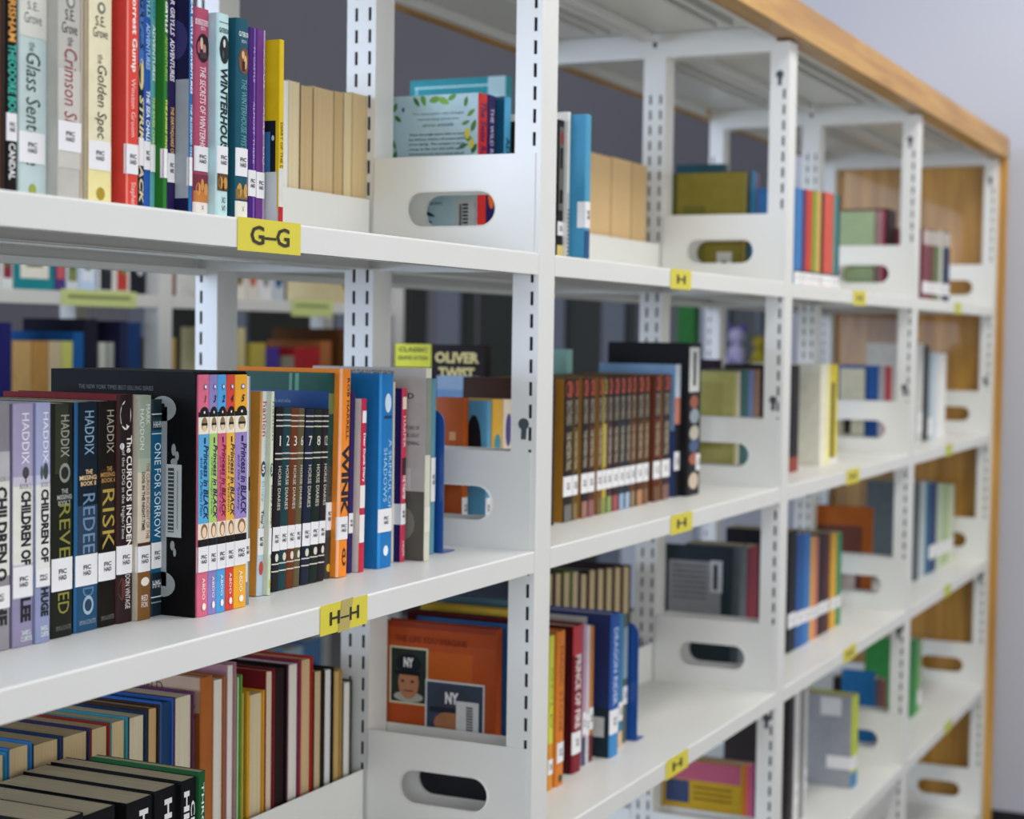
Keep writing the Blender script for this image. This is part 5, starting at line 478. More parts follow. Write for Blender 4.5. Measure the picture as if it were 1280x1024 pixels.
  (1.0404, 1.0568, 0.1, 1.1698, 0.1924, 0, 0.09, 'p', '#cfc6b0', [], None, "tan spined book by the second upright on third bay's second shelf"),
  (1.0589, 1.1029, 0.1, 1.1698, 0.1947, 0, 0.09, 'p', '#2c5a58', [], None, "deep green book by the second upright on third bay's second shelf"),
  (1.1051, 1.1359, 0.1, 1.1698, 0.1942, 0, 0.09, 'p', '#5c6c94', [], None, "steel-blue book by the second upright on third bay's second shelf"),
  (1.1382, 1.1745, 0.1, 1.1698, 0.1952, 0, 0.09, 'p', '#7a5c48', [], None, "brown book by the second upright on third bay's second shelf"),
 ],
 [
  (0.0444, 0.0484, 0.06, 0.8221, 0.2468, 0, 0.13, 'h', '#23507c', [('S', 't', 'JETER', 0.15, 0.85, 0.45, 0.8, '#e8ecf0', 'd', 0.05, 0), ('S', 'r', 0, 1, 0.0, 0.35, '#c9d2d8'), ('S', 't', 'STRIKE', 0.2, 0.8, 0.0, 0.3, '#23507c', 'd', 0.03, 0)], None, "blue-spined baseball book by the nearest upright on second bay's third shelf"),
 ],
 [
  (1.0424, 1.0859, 0.09, 0.8221, 0.236, 0, 0.1, 'p', '#5c6468', [], None, "grey spined book by the second upright on third bay's third shelf"),
  (1.0897, 1.1522, 0.09, 0.8221, 0.2279, 0, 0.1, 'p', '#7a2434', [], None, "dark red spined book by the second upright on third bay's third shelf"),
 ],
 [
  (1.0901, 1.1189, 0.09, 0.4745, 0.1852, 0, 0.1, 'p', '#c9642c', [], None, "orange spined book low by the second upright on third bay's fourth shelf"),
  (1.1207, 1.1524, 0.09, 0.4745, 0.1781, 0, 0.1, 'p', '#b0487c', [], None, "magenta spined book low by the second upright on third bay's fourth shelf"),
 ],
 [
  (2.0404, 2.0444, 0.09, 1.5156, 0.195, 0, 0.1, 'p', '#a88c8c', [], None, "dusty rose spined book by the third upright on farthest bay's top shelf"),
  (2.0448, 2.0743, 0.09, 1.5156, 0.1983, 0, 0.1, 'p', '#a02c4c', [], None, "crimson spined book by the third upright on farthest bay's top shelf"),
  (2.0862, 2.1826, 0.09, 1.5156, 0.2042, 0, 0.1, 'h', '#2a1c1a', [], None, "dark brown thick book by the third upright on farthest bay's top shelf"),
 ],
 [
  (2.0404, 2.0444, 0.09, 1.1698, 0.1931, 0, 0.1, 'p', '#2c5aa0', [], None, "royal blue spined book by the third upright on farthest bay's second shelf"),
  (2.0448, 2.1062, 0.09, 1.1698, 0.1922, 0, 0.1, 'p', '#a0a0a4', [], None, "broad grey book by the third upright on farthest bay's second shelf"),
  (2.1095, 2.1784, 0.09, 1.1698, 0.1911, 0, 0.1, 'p', '#a02c30', [], None, "red spined book by the third upright on farthest bay's second shelf"),
 ],
 [
  (2.0906, 2.1471, 0.09, 0.4745, 0.1627, 0, 0.1, 'p', '#4a3c3c', [], None, "dark grey spined book by the third upright on farthest bay's fourth shelf"),
  (2.15, 2.1955, 0.09, 0.4745, 0.1492, 0, 0.1, 'p', '#7a2c34', [], None, "dark red spined book by the third upright on farthest bay's fourth shelf"),
 ],
]
WIN = [
 [
  (0.5, 0.52, 0.2962, 1.5156, 0.2911, 0, 0.1617, 'h', '#2f8e98', [('L', 'r', 0.05, 0.9, 0.955, 0.962, '#c8e8ea'), ('L', 'r', 0.06, 0.08, 0.6, 0.955, '#8fd0d4'), ('L', 'r', 0.82, 1, 0.5, 1, '#a9c8cc'), ('L', 'r', 0.86, 0.96, 0.55, 0.9, '#d8dad8')], None, 'tall teal hardcover seen through the nearest frame window'),
 ],
 [
  (0.026, 0.04, 0.1207, 1.1698, 0.1732, 0, 0.0356, 'h', '#b8581f', [('L', 'r', 0, 1, 0, 1, '#b8581f'), ('L', 'r', 0.5, 0.75, 0.7, 0.76, '#d8a070'), ('L', 'r', 0.0, 1, 0.0, 0.02, '#6a3014')], (0.15, 0.3, 0, 1), 'burnt orange hardcover right behind the frame panel'),
  (0.047, 0.059, 0.099, 1.1698, 0.1694, 0, 0.0317, 'h', '#5fa0c0', [('L', 'o', 0.15, 0.8, 0.45, 0.9, '#1c1c22'), ('L', 'r', 0.3, 0.7, 0.62, 0.66, '#b8b8b8')], (0.15, 0.3, 0, 1), 'light blue book with black blob on its cover'),
  (0.37, 0.39, 0.232, 1.1698, 0.1883, 0, 0.0485, 'p', '#a8602c', [('L', 't', 'OUTSIDERS', 0.35, 0.95, 0.72, 0.86, '#e0c890', 'h', 0.03, 0), ('L', 'r', 0.3, 1, 0.9, 1, '#c8843c')], None, 'orange-brown novel low in front of the yellow-titled classic'),
  (0.4, 0.42200000000000004, 0.2768, 1.1698, 0.235, 0, 0.148, 'h', '#271f20', [('L', 't', 'OLIVER', 0.46, 0.95, 0.885, 0.955, '#e8d890', 'h', 0.05, 0), ('L', 't', 'TWIST', 0.5, 0.9, 0.79, 0.86, '#e8d890', 'h', 0.05, 0), ('L', 'r', 0.01, 0.42, 0.855, 1, '#e3e23c'), ('L', 't', 'CLASSIC', 0.05, 0.38, 0.95, 0.98, '#4c4a10', 'h', 0.04, 0), ('L', 't', 'GRAPHIC FICTION', 0.04, 0.38, 0.9, 0.925, '#4c4a10', 'h', 0.04, 0)], None, 'dark tall classic with a yellow sticker and two-line title'),
  (0.3, 0.32, 0.2456, 1.1698, 0.1922, 0, 0.0551, 'h', '#a9c4e0', [('L', 'r', 0, 1, 0.0, 0.9, '#7fa8d4')], None, 'pale blue glossy hardcover behind the orange one'),
  (0.6, 0.62, 0.232, 1.1698, 0.2294, 0, 0.0286, 'p', '#8fbcb4', [], None, 'mint wrapped book above the western series'),
  (0.8, 0.8200000000000001, 0.232, 1.1698, 0.2363, 0, 0.0138, 'h', '#17181a', [('L', 'r', 0.2, 0.7, 0.8, 0.9, '#5c4a1c'), ('L', 'o', 0.72, 0.98, 0.7, 0.98, '#6a5a9c')], None, 'long black book with violet spot above the western series'),
 ],
 [
  (0.027, 0.043, 0.0721, 0.8221, 0.2418, 0, 0.1537, 'h', '#a8491f', [('L', 'r', 0, 1, 0.03, 0.9, '#b04c1e'), ('L', 'r', 0, 1, 0.97, 1, '#8a3218'), ('L', 'r', 0.3, 0.8, 0.6, 0.86, '#bb5a1e'), ('L', 'r', 0, 1, 0, 0.45, '#6a3018'), ('L', 'r', 0.05, 0.4, 0.575, 0.87, '#cfc8a8'), ('L', 'r', 0.065, 0.385, 0.585, 0.86, '#27302a'), ('L', 'o', 0.09, 0.36, 0.585, 0.64, '#a8a8a0'), ('L', 'o', 0.13, 0.32, 0.6, 0.77, '#b07a58'), ('L', 'o', 0.155, 0.185, 0.685, 0.7, '#2c1c18'), ('L', 'o', 0.245, 0.275, 0.685, 0.7, '#2c1c18'), ('L', 'r', 0.18, 0.27, 0.64, 0.648, '#7a3c34'), ('L', 'o', 0.11, 0.34, 0.735, 0.835, '#151b22'), ('L', 'r', 0.1, 0.33, 0.725, 0.745, '#10151b'), ('L', 't', 'NY', 0.18, 0.27, 0.765, 0.815, '#e8e8e8', 'h', 0.05, 0), ('L', 'r', 0.38, 0.91, 0.42, 0.715, '#cfd4d4'), ('L', 'r', 0.395, 0.895, 0.43, 0.705, '#3a4658'), ('L', 'o', 0.44, 0.8, 0.55, 0.69, '#39414f'), ('L', 'r', 0.42, 0.78, 0.55, 0.575, '#2c3340'), ('L', 't', 'NY', 0.56, 0.68, 0.6, 0.66, '#e8e8ea', 'h', 0.05, 0), ('L', 'o', 0.46, 0.76, 0.44, 0.56, '#a87450'), ('L', 'r', 0.42, 0.8, 0.555, 0.58, '#232a36'), ('L', 'r', 0.66, 0.86, 0.46, 0.62, '#d5d7d5'), ('L', 'r', 0.75, 0.81, 0.475, 0.483, '#222'), ('L', 'r', 0.75, 0.81, 0.489, 0.497, '#222'), ('L', 'r', 0.75, 0.81, 0.503, 0.511, '#222'), ('L', 'r', 0.75, 0.81, 0.517, 0.525, '#222'), ('L', 'r', 0.75, 0.81, 0.531, 0.539, '#222'), ('L', 'r', 0.75, 0.81, 0.5449999999999999, 0.5529999999999999, '#222'), ('L', 'r', 0.75, 0.81, 0.5589999999999999, 0.567, '#222'), ('L', 'r', 0.75, 0.81, 0.573, 0.581, '#222'), ('L', 'r', 0.75, 0.81, 0.587, 0.595, '#222'), ('L', 't', 'THE LIFE YOU IMAGINE', 0.1, 0.75, 0.895, 0.93, '#7a2c14', 'h', 0, 0), ('L', 'r', 0, 1, 0.0, 0.4, '#23242a'), ('L', 'r', 0.2, 0.8, 0.27, 0.285, '#c8ccd0')], None, 'orange-brown hardcover with two cap portraits on its cover'),
 ],
 [
  (1.027, 1.039, 0.0911, 1.5156, 0.191, 0, 0.1373, 'h', '#857a34', [('L', 'r', 0, 0.12, 0, 1, '#565a26'), ('L', 'r', 0.2, 0.5, 0.2, 0.7, '#6e6a2c'), ('L', 'r', 0.66, 0.86, 0.0, 0.28, '#cfcfc8'), ('L', 'r', 0.73, 0.79, 0.0, 0.2, '#3a3a3a')], None, 'olive-gold hardcover filling the second frame window'),
  (1.35, 1.3800000000000001, 0.2379, 1.5156, 0.2397, 0, 0.0946, 'h', '#1f4a54', [], None, 'dark petrol book behind the olive-gold one'),
 ],
 [
  (1.027, 1.039, 0.1012, 1.1698, 0.1924, 0, 0.0996, 'h', '#b8b470', [('L', 'r', 0.1, 0.8, 0.3, 0.9, '#a8a45c')], None, 'khaki hardcover behind the second frame panel'),
  (1.32, 1.35, 0.232, 1.1698, 0.2088, 0, 0.0479, 'h', '#2a1826', [], None, 'dark plum book behind the khaki one'),
 ],
 [
  (1.027, 1.041, 0.1035, 0.8221, 0.2324, 0, 0.1241, 'h', '#2a363c', [('L', 'r', 0.1, 0.88, 0.3, 0.89, '#8a8c90'), ('L', 'r', 0.72, 0.9, 0.66, 0.9, '#c0c4c8'), ('L', 'r', 0.77, 0.83, 0.68, 0.87, '#23282c'), ('L', 'r', 0.16, 0.66, 0.6, 0.615, '#66686c'), ('L', 'r', 0.16, 0.66, 0.64, 0.655, '#66686c'), ('L', 'r', 0.16, 0.66, 0.6799999999999999, 0.695, '#66686c'), ('L', 'r', 0.16, 0.66, 0.72, 0.735, '#66686c'), ('L', 'r', 0.16, 0.66, 0.76, 0.775, '#66686c'), ('L', 'r', 0.16, 0.66, 0.8, 0.815, '#66686c'), ('L', 'r', 0.16, 0.66, 0.84, 0.855, '#66686c')], None, 'dark teal book with grey text panel in the second frame window'),
 ],
 [
  (1.027, 1.039, 0.0753, 0.4745, 0.1997, 0, 0.1569, 'h', '#c9a42c', [('L', 'r', 0, 1, 0.83, 1, '#c0607c'), ('L', 'r', 0.0, 0.08, 0, 1, '#8a4a3c'), ('L', 'r', 0.12, 0.4, 0.62, 0.82, '#3c4a70'), ('L', 'r', 0.45, 0.9, 0.66, 0.68, '#8a6a1c'), ('L', 'r', 0.45, 0.9, 0.7100000000000001, 0.7300000000000001, '#8a6a1c'), ('L', 'r', 0.45, 0.9, 0.76, 0.78, '#8a6a1c')], None, 'yellow and pink picture book in the second frame window'),
 ],
 [
  (2.027, 2.037, 0.1054, 1.5156, 0.1948, 0, 0.0841, 'p', '#a8bc94', [('L', 'r', 0.1, 0.13, 0, 1, '#8fa67c'), ('L', 'r', 0.24000000000000002, 0.27, 0, 1, '#8fa67c'), ('L', 'r', 0.38, 0.41000000000000003, 0, 1, '#8fa67c'), ('L', 'r', 0.52, 0.55, 0, 1, '#8fa67c'), ('L', 'r', 0.66, 0.6900000000000001, 0, 1, '#8fa67c'), ('L', 'r', 0.8, 0.8300000000000001, 0, 1, '#8fa67c'), ('L', 'r', 0.9400000000000001, 0.9700000000000001, 0, 1, '#8fa67c')], None, 'pale green book in the third frame window'),
 ],
 [
  (2.027, 2.037, 0.1189, 1.1698, 0.186, 0, 0.055, 'h', '#cfccb4', [('L', 'r', 0.2, 0.5, 0.2, 0.5, '#2c2c2c')], None, 'cream book in the third frame window'),
 ],
 [
  (2.027, 2.039, 0.0933, 0.8221, 0.2195, 0, 0.1412, 'h', '#a5581f', [('L', 'r', 0.1, 0.85, 0.1, 0.8, '#6a3a2c'), ('L', 'r', 0.2, 0.75, 0.05, 0.3, '#c8b8b0')], None, 'orange-brown framed book in the third frame window'),
 ],
 [
  (2.027, 2.039, 0.0808, 0.4745, 0.1928, 0, 0.0735, 'h', '#2a72ae', [], None, 'blue hardcover in the third frame window'),
 ],
]
FORE = [
 [
  (-0.233, -0.2106, 0.231, 1.5156, 0.1844, '#1c1c1e', '#d8c9a4', 0),
  (-0.2089, -0.1959, 0.231, 1.5156, 0.1836, '#e9ece8', '#eeeee6', 1),
  (-0.1951, -0.1728, 0.231, 1.5156, 0.1853, '#cdbf9b', '#e3d3ab', 2),
  (-0.171, -0.1439, 0.231, 1.5156, 0.1835, '#3a2018', '#cdb386', 3),
  (-0.1429, -0.0991, 0.231, 1.5156, 0.1857, '#c9b184', '#cfb68a', 4),
  (-0.0981, -0.0765, 0.231, 1.5156, 0.1865, '#7a6a50', '#c8ad7e', 5),
  (-0.0755, -0.0571, 0.231, 1.5156, 0.1874, '#cfc09a', '#ddc99d', 6),
  (-0.0562, -0.0222, 0.231, 1.5156, 0.19, '#bba679', '#d3ba8b', 7),
 ],
 [
  (0.6434, 0.7657, 0.231, 1.5156, 0.1943, '#c9a878', '#d9b988', 0),
  (0.7678, 0.8546, 0.231, 1.5156, 0.1959, '#b89768', '#d8b888', 1),
  (0.8568, 0.9258, 0.231, 1.5156, 0.1958, '#b0915c', '#cfb080', 2),
 ],
 [
  (-0.6799, -0.6484, 0.231, 0.8221, 0.2195, '#2c7a9c', '#c8b592', 0),
  (-0.6474, -0.6157, 0.231, 0.8221, 0.2219, '#2c6ca8', '#c9b48c', 1),
  (-0.6152, -0.575, 0.231, 0.8221, 0.2187, '#1f3658', '#c2ac84', 2),
  (-0.5745, -0.5335, 0.231, 0.8221, 0.2177, '#2f2c50', '#c0aa82', 3),
  (-0.533, -0.5035, 0.231, 0.8221, 0.2166, '#8a3020', '#c9b48c', 4),
  (-0.503, -0.4764, 0.231, 0.8221, 0.2172, '#3c8c9c', '#cdb98e', 5),
  (-0.4758, -0.4458, 0.231, 0.8221, 0.2163, '#1c3450', '#d5c9ac', 6),
  (-0.4452, -0.4248, 0.231, 0.8221, 0.2194, '#3a2a20', '#c8a878', 7),
  (-0.4242, -0.4021, 0.231, 0.8221, 0.2218, '#2c5ea8', '#23406a', 8),
  (-0.4008, -0.3662, 0.231, 0.8221, 0.2221, '#5c2c54', '#d6cdb4', 9),
  (-0.3335, -0.3099, 0.231, 0.8221, 0.2288, '#a8683c', '#e0ddd4', 10),
  (-0.3079, -0.2898, 0.231, 0.8221, 0.2404, '#a87c88', '#e4e0d8', 11),
  (-0.2889, -0.2782, 0.231, 0.8221, 0.2247, '#5c9a44', '#e4dfcf', 12),
  (-0.2772, -0.2656, 0.231, 0.8221, 0.2041, '#d9a22c', '#4a6a38', 13),
  (-0.2648, -0.234, 0.231, 0.8221, 0.2001, '#d8a02c', '#d3c4a0', 14),
  (-0.2328, -0.2133, 0.231, 0.8221, 0.2205, '#7a2028', '#d8c8b0', 15),
  (-0.2126, -0.1878, 0.231, 0.8221, 0.2202, '#1c1416', '#2a1a1c', 16),
  (-0.187, -0.1607, 0.231, 0.8221, 0.2204, '#7a2c50', '#e0ddd2', 17),
  (-0.16, -0.133, 0.231, 0.8221, 0.2214, '#a82c20', '#cdb188', 18),
  (-0.131, -0.1088, 0.231, 0.8221, 0.2029, '#2c2018', '#c8b48e', 19),
  (-0.1079, -0.0861, 0.231, 0.8221, 0.2009, '#14161a', '#dcdcdc', 20),
  (-0.0851, -0.0666, 0.231, 0.8221, 0.1954, '#b09054', '#c2a468', 21),
  (-0.0645, -0.0418, 0.231, 0.8221, 0.1779, '#4a4c4c', '#deddd4', 22),
 ],
 [
  (0.5334, 0.5629, 0.231, 0.8221, 0.2371, '#2a2c34', '#c3b08a', 0),
  (0.5652, 0.5954, 0.231, 0.8221, 0.2345, '#3a2c20', '#c3b08a', 1),
  (0.5978, 0.6286, 0.231, 0.8221, 0.2318, '#5c7a3c', '#c3b08a', 2),
  (0.6311, 0.6627, 0.231, 0.8221, 0.2291, '#3c3a48', '#c3b08a', 3),
  (0.6654, 0.6977, 0.231, 0.8221, 0.2211, '#1c1410', '#c3b08a', 4),
  (0.7001, 0.7331, 0.231, 0.8221, 0.2234, '#23262a', '#c3b08a', 5),
  (0.7358, 0.7696, 0.231, 0.8221, 0.2205, '#2a2018', '#c3b08a', 6),
  (0.7723, 0.8069, 0.231, 0.8221, 0.2175, '#2a2a30', '#c3b08a', 7),
  (0.8097, 0.8451, 0.231, 0.8221, 0.2144, '#3c1c20', '#c3b08a', 8),
  (0.848, 0.8843, 0.231, 0.8221, 0.2113, '#20242a', '#c3b08a', 9),
 ],
]
for bay in range(4):
    for sh in 'ABCDE':
        shelf(bay, sh, False, LBL.get((sh, bay))); shelf(bay, sh, True)
# top trays under the wooden top
for bay in range(4):
    x0, x1 = bay-1-HW, bay-HW-.0004
    r = empty('top_tray', (0, 0, 0)); tag(r, 'white folded steel top tray of the %s bay under the wooden top' % BAYN[bay], 'tray', 'steel top trays')
    mb = MB()
    for y0, y1 in ((.0235, .238), (.241, .4785)):
        mb.box(x0, x1, y0, y1, 1.9440, 1.9453)
        xa, xb = x0+.045+HW, x1-.03
        mb.box(xa, xb, y0, y0+.0012, 1.9240, 1.9440); mb.box(xa, xb, y0+.0012, y0+.016, 1.9240, 1.9252)
        mb.box(xa, xb, y1-.0012, y1, 1.9240, 1.9440); mb.box(xa, xb, y1-.016, y1-.0012, 1.9240, 1.9252)
        mb.box(xa+.01, xb-.05, y0+.050, y0+.0515, 1.9300, 1.9440); mb.box(xa+.01, xb-.05, y0+.078, y0+.0795, 1.9300, 1.9440); mb.box(xa+.01, xb-.05, y0+.0515, y0+.060, 1.9300, 1.9312)
    build('tray', mb, M['metal'], r)
# wood
r = empty('wooden_canopy', (0, 0, 1.921)); tag(r, 'beech-coloured wooden canopy running the length of the white rack', 'canopy')
mb = MB(); mb.box(-1.3, 3.0455, -.020, .022, 0, .058); build('front_rail', mb, M['wood_x'], r, bevel=.0012)
mb = MB(); mb.box(-1.3, 3.0455, .4795, .499, 0, .058); build('back_rail', mb, M['wood_x'], r, bevel=.0012)
mb = MB(); mb.box(-1.3, 3.0455, .0225, .479, .0405, .057); build('top_board', mb, M['wood_x'], r)
mb = MB(); mb.box(3.0228, 3.0455, -.020, .499, .0, 1.9380); e = build('wooden_end_panel', mb, M['wood_z'], None, bevel=.0012)
tag(e, 'beech-coloured wooden end panel closing the far end of the rack', 'end panel')

# ---------------------------------------------------------------- books
def spine_y(x, w, bulge): return -bulge*(1-min(1, abs(2*x/w))**7)
def make_book(x0, x1, y0, z, H, lean, D, kind, color, prints, stk, label, page='#d9cba8', group=None, flip=False, cat='book', board=None):
    w_ = x1-x0; hard = kind == 'h'; t = min(.0022 if hard else .0007, w_*.2); bulge = min(.0024 if hard else .0009, w_*.14)
    la = math.radians(lean); xc = (x0+x1)/2
    root = empty('book', (xc, y0 if not flip else y0+D, z+w_/2*abs(math.sin(la))), (0, la, math.pi if flip else 0))
    tag(root, label, cat, group)
    SX = (-1, -.93, -.82, -.6, 0, .6, .82, .93, 1); n = 8; hw = w_/2
    outer = [(-hw, D)] + [(hw*s, spine_y(hw*s, w_, bulge)) for s in SX] + [(hw, D)]
    inner = [(-hw+t, D)] + [(max(-hw+t, min(hw-t, hw*s)), spine_y(hw*s, w_, bulge)+t) for s in SX] + [(hw-t, D)]
    mb = MB(); N = len(outer); mb.v = [(x, y, 0) for x, y in outer]+[(x, y, H) for x, y in outer]+[(x, y, 0) for x, y in inner]+[(x, y, H) for x, y in inner]
    def F(*i): mb.f.append(tuple(i)); mb.c.append(None)
    for i in range(N-1):
        F(i, i+1, N+i+1, N+i); F(2*N+i+1, 2*N+i, 3*N+i, 3*N+i+1); F(N+i, N+i+1, 3*N+i+1, 3*N+i); F(i+1, i, 2*N+i, 2*N+i+1)
    F(0, N, 3*N, 2*N); F(N-1, 2*N-1+0, 4*N-1, 3*N-1) if False else F(N-1, 3*N-1, 4*N-1, 2*N-1)
    c = build('cover', mb, M['cover'], root); c.color = lin(board or color)
    ins = .003 if hard else .0005; fe = .003 if hard else .0003
    mb = MB(); a, b = -hw+t+.0002, hw-t-.0002
    if b-a < .0006: a, b = -hw*.5, hw*.5
    # page block with a hollow fore edge
    ya = spine_y(0, w_, bulge)*.2+t+.001; yb = D-fe; dip = .0015 if hard and w_ > .01 else 0
    prof = [(a, ya), (b, ya), (b, yb), ((a+b)/2, yb-dip), (a, yb)]
    k = len(prof); mb.v = [(x, y, ins) for x, y in prof]+[(x, y, H-ins) for x, y in prof]
    for i in range(k): F2 = (i, (i+1) % k, k+(i+1) % k, k+i); mb.f.append(F2); mb.c.append(None)
    mb.f += [tuple(reversed(range(k))), tuple(range(k, 2*k))]; mb.c += [None, None]
    p = build('page_block', mb, M['page'], root); p.color = lin(page)
    # printed faces
    def put(mb, face, a0, a1, b0, b1, col, off, kind='r', vs=None, fs=None, d='d'):
        def P(a, b):
            if face == 'S':
                x = -hw+w_*a
                if a < 0: return (-hw-off, -a*w_*1.0+0.0, H*b)
                a = min(a, 1.0); x = -hw+w_*a
                return (x, spine_y(x, w_, bulge)-off, H*b)
            return (-hw-off, D*(1-a), H*b)
        if kind == 'r':
            lo = a0
            if face == 'S' and a0 < 0:
                mb.quad([(-hw-off, -a0*w_, H*b0), (-hw-off, -.0005, H*b0), (-hw-off, -.0005, H*b1), (-hw-off, -a0*w_, H*b1)], col); a0 = 0
            a1 = min(a1, 1.0)
            st = [a0]+[q for q in [(s+1)/2 for s in SX] if a0 < q < a1]+[a1] if face == 'S' else [a0, a1]
            for u0, u1 in zip(st, st[1:]):
                mb.quad([P(u0, b0), P(u1, b0), P(u1, b1), P(u0, b1)], col)
        elif kind == 'o':
            q = 14; mb.quad([P(min(max((a0+a1)/2+(a1-a0)/2*math.cos(2*math.pi*i/q), 0), 1), min((b0+b1)/2+(b1-b0)/2*math.sin(2*math.pi*i/q), 1)) for i in range(q)], col)
        else:
            for f in fs:
                if d == 'd': mb.quad([P(a0+(a1-a0)*vs[i][1], b1-(b1-b0)*vs[i][0]) for i in f], col)
                else: mb.quad([P(a0+(a1-a0)*vs[i][0], b0+(b1-b0)*vs[i][1]) for i in f], col)
    mbS, mbL = MB(), MB()
    cS = cL = 0
    for pr in prints:
        mbx = mbS if pr[0] == 'S' else mbL
        if pr[0] == 'S': cS += 1; off = .00022+cS*.00003
        else: cL += 1; off = .00022+cL*.00003
        if pr[1] == 'f':
            cx, cy, ln, wd, c_, an = pr[2:8]; ca_, sa_ = math.cos(math.radians(an)), math.sin(math.radians(an)); ys = []
            asp = D/H
            for q, h_ in ((-.5, 0), (-.25, .42), (0, .5), (.25, .36), (.5, 0), (.25, -.36), (0, -.5), (-.25, -.42)):
                dx, dz = q*ln, h_*wd; ax = min(max(cx+(dx*ca_-dz*sa_)/asp*.7, 0), 1); az = min(max(cy+(dx*sa_+dz*ca_)*.7, 0), 1)
                ys.append((-hw-off, D*(1-ax), H*az))
            mbx.quad(ys, lin(c_))
        elif pr[1] in 'ro': put(mbx, pr[0], *pr[2:6], lin(pr[6]), off, pr[1])
        else:
            _, _, s, a0, a1, b0, b1, col, d, bo, shr = pr
            vs, fs = text_tris(s, bo, shr); put(mbx, pr[0], a0, a1, b0, b1, lin(col), off, 't', vs, fs, d)
    if mbS.f: build('spine_print', mbS, M['print'], root)
    if mbL.f: build('cover_print', mbL, M['print'], root)
    if stk:
        b0, b1, a0, a1 = stk; a0 = max(a0, -1.2); mb = MB(); off = .0009 if len(prints) > 12 else .0006
        put(mb, 'S', a0, a1, b0, b1, lin('#e9e9ea'), off)
        if w_ > .008:
            c0, c1 = max(a0, 0), min(a1, 1); cm = (c0+c1)/2; bm_ = (b0+b1)/2
            hb = min((b1-b0)*.17, .0055/H); ca = min(.26, .0048/w_*1.0)
            for s_, lo, hi in (('FIC', bm_+hb*.12, bm_+hb), ('HAD', bm_-hb, bm_-hb*.12)):
                vs, fs = text_tris(s_, .03); put(mb, 'S', cm-ca, cm+ca, lo, hi, lin('#26262a'), off+.0002, 't', vs, fs, 'h')
        build('call_number_label', mb, M['sticker'], root)
    return root
for ri, row in enumerate(FRONT):
    for b in row: make_book(*b, page='#c4b698' if ri == 2 else '#d9cba8')
px = .0555
for i, (wd, h, c, pg, nm_) in enumerate([(.018, .236, '#7c8c5c', '#b8ac90', 'moss'), (.014, .247, '#5c1f24', '#c4b898', 'maroon'), (.02, .242, '#8fae7c', '#beb292', 'pale green'), (.016, .252, '#c8a83c', '#c4b690', 'yellow'), (.022, .247, '#3a3c44', '#a89c84', 'charcoal'), (.018, .258, '#54707c', '#b4a88c', 'slate'), (.02, .25, '#9a3c44', '#c0b494', 'cherry')]):
    make_book(px, px+wd, .075, ZS['C']+.0004, h, 0, .145, 'h', c, [], None, nm_+' book whose top shows over the portrait hardcover by the first upright', page=pg); px += wd+.0006
for row in WIN:
    for b in row:
        if b[2] > .225:     # rear row: page edges towards the camera, cover print on the near side
            make_book(*b)
        else: make_book(*b)
FORE_WHERE = [('tan page-out paperback', 'behind backstop of nearest bay\'s top shelf'), ('tan page-out paperback', 'behind backstop of second bay\'s top shelf'),
              ('page-out book', 'at back of nearest bay\'s third shelf'), ('cream page-out book', 'at back of second bay\'s third shelf')]
BOARDS = 'turquoise,blue,navy,aubergine,rust,aqua,midnight,umber,cobalt,plum,copper,mauve,grass-green,amber,mustard,oxblood,black,magenta,red,brown,jet,sand,grey'.split(',')
ORD = ['first', 'second', 'third', 'fourth', 'fifth', 'sixth', 'seventh', 'eighth', 'ninth', 'tenth', 'eleventh', 'twelfth', 'thirteenth', 'fourteenth', 'fifteenth', 'sixteenth', 'seventeenth', 'eighteenth', 'nineteenth', 'twentieth', 'twenty-first', 'twenty-second', 'twenty-third', 'twenty-fourth']
for ri, row in enumerate(FORE):
    for b in row:
        xL, xR, yf, z, H, c, pg, i = b
        what, where = FORE_WHERE[ri]
        D = (.165, .165, .19, .16)[ri]
        make_book(xL, xR, yf, z, H, 0, D, 'p' if ri in (0, 1) else 'h', c, [], None, '%s%s, %s %s' % (what, ' with %s boards' % BOARDS[i] if ri == 2 else '', ORD[i], where), page=pg, flip=True, group='rear row books with page edges showing')
# big brown atlas-like book whose cover shows, at the back of the nearest third shelf
make_book(-.3560, -.3345, .2312, ZS['C']+.0004, .2345, 0, .19, 'h', '#a8622c',
  [('L', 'r', 0, 1, 0, 1, '#9a5a2c'), ('L', 'r', 0, 1, .84, 1, '#c0a48c'), ('L', 't', 'GARFIELD', .45, .75, .92, .965, '#2c2018', 'h', 0, 0), ('L', 't', 'SORCERESS', .42, .97, .80, .885, '#2c2018', 'h', .02, 0)], None,
  'big brown hardcover with lettered cover at the back of the nearest third shelf', page='#e0dcd0')
# slipcase round the five black-banded volumes
SC = FRONT[1][9:14]
r = empty('slipcase', (0, 0, 0)); tag(r, 'tall black slipcase holding the five bright volumes, silver mirror frame on its side', 'slipcase')
xa, xb = SC[0][0]-.0026, SC[-1][1]+.0042; zt = ZS['B']+SC[0][4]+.0014; z0 = ZS['B']+.0003; yf = .0615; yb = yf+.158
mb = MB(); mb.box(xa, SC[0][0]-.0004, yf, yb, z0, zt); mb.box(SC[-1][1]+.0004, SC[-1][1]+.0022, yf, yb, z0, zt)
mb.box(SC[0][0]-.0004, SC[-1][1]+.0004, yb-.002, yb, z0, zt)
mb.box(xa, SC[-1][1]+.0022, yf+.002, yb, zt, zt+.0012)
c = build('case', mb, M['cover'], r); c.color = lin('#0b0c0d')
make_book(SC[-1][1]+.0027, SC[-1][1]+.0112, .064, ZS['B']+.0004, .2095, 0, .145, 'p', '#7f8c94', [('S', 'r', 0, .55, .1, 1, '#d8d6cf'), ('S', 'r', .6, .9, .5, .56, '#20242a')], (.19, .29, 0, 1), 'thin grey-white volume standing against the slipcase on the second shelf')
mb = MB(); off = xa-.0003
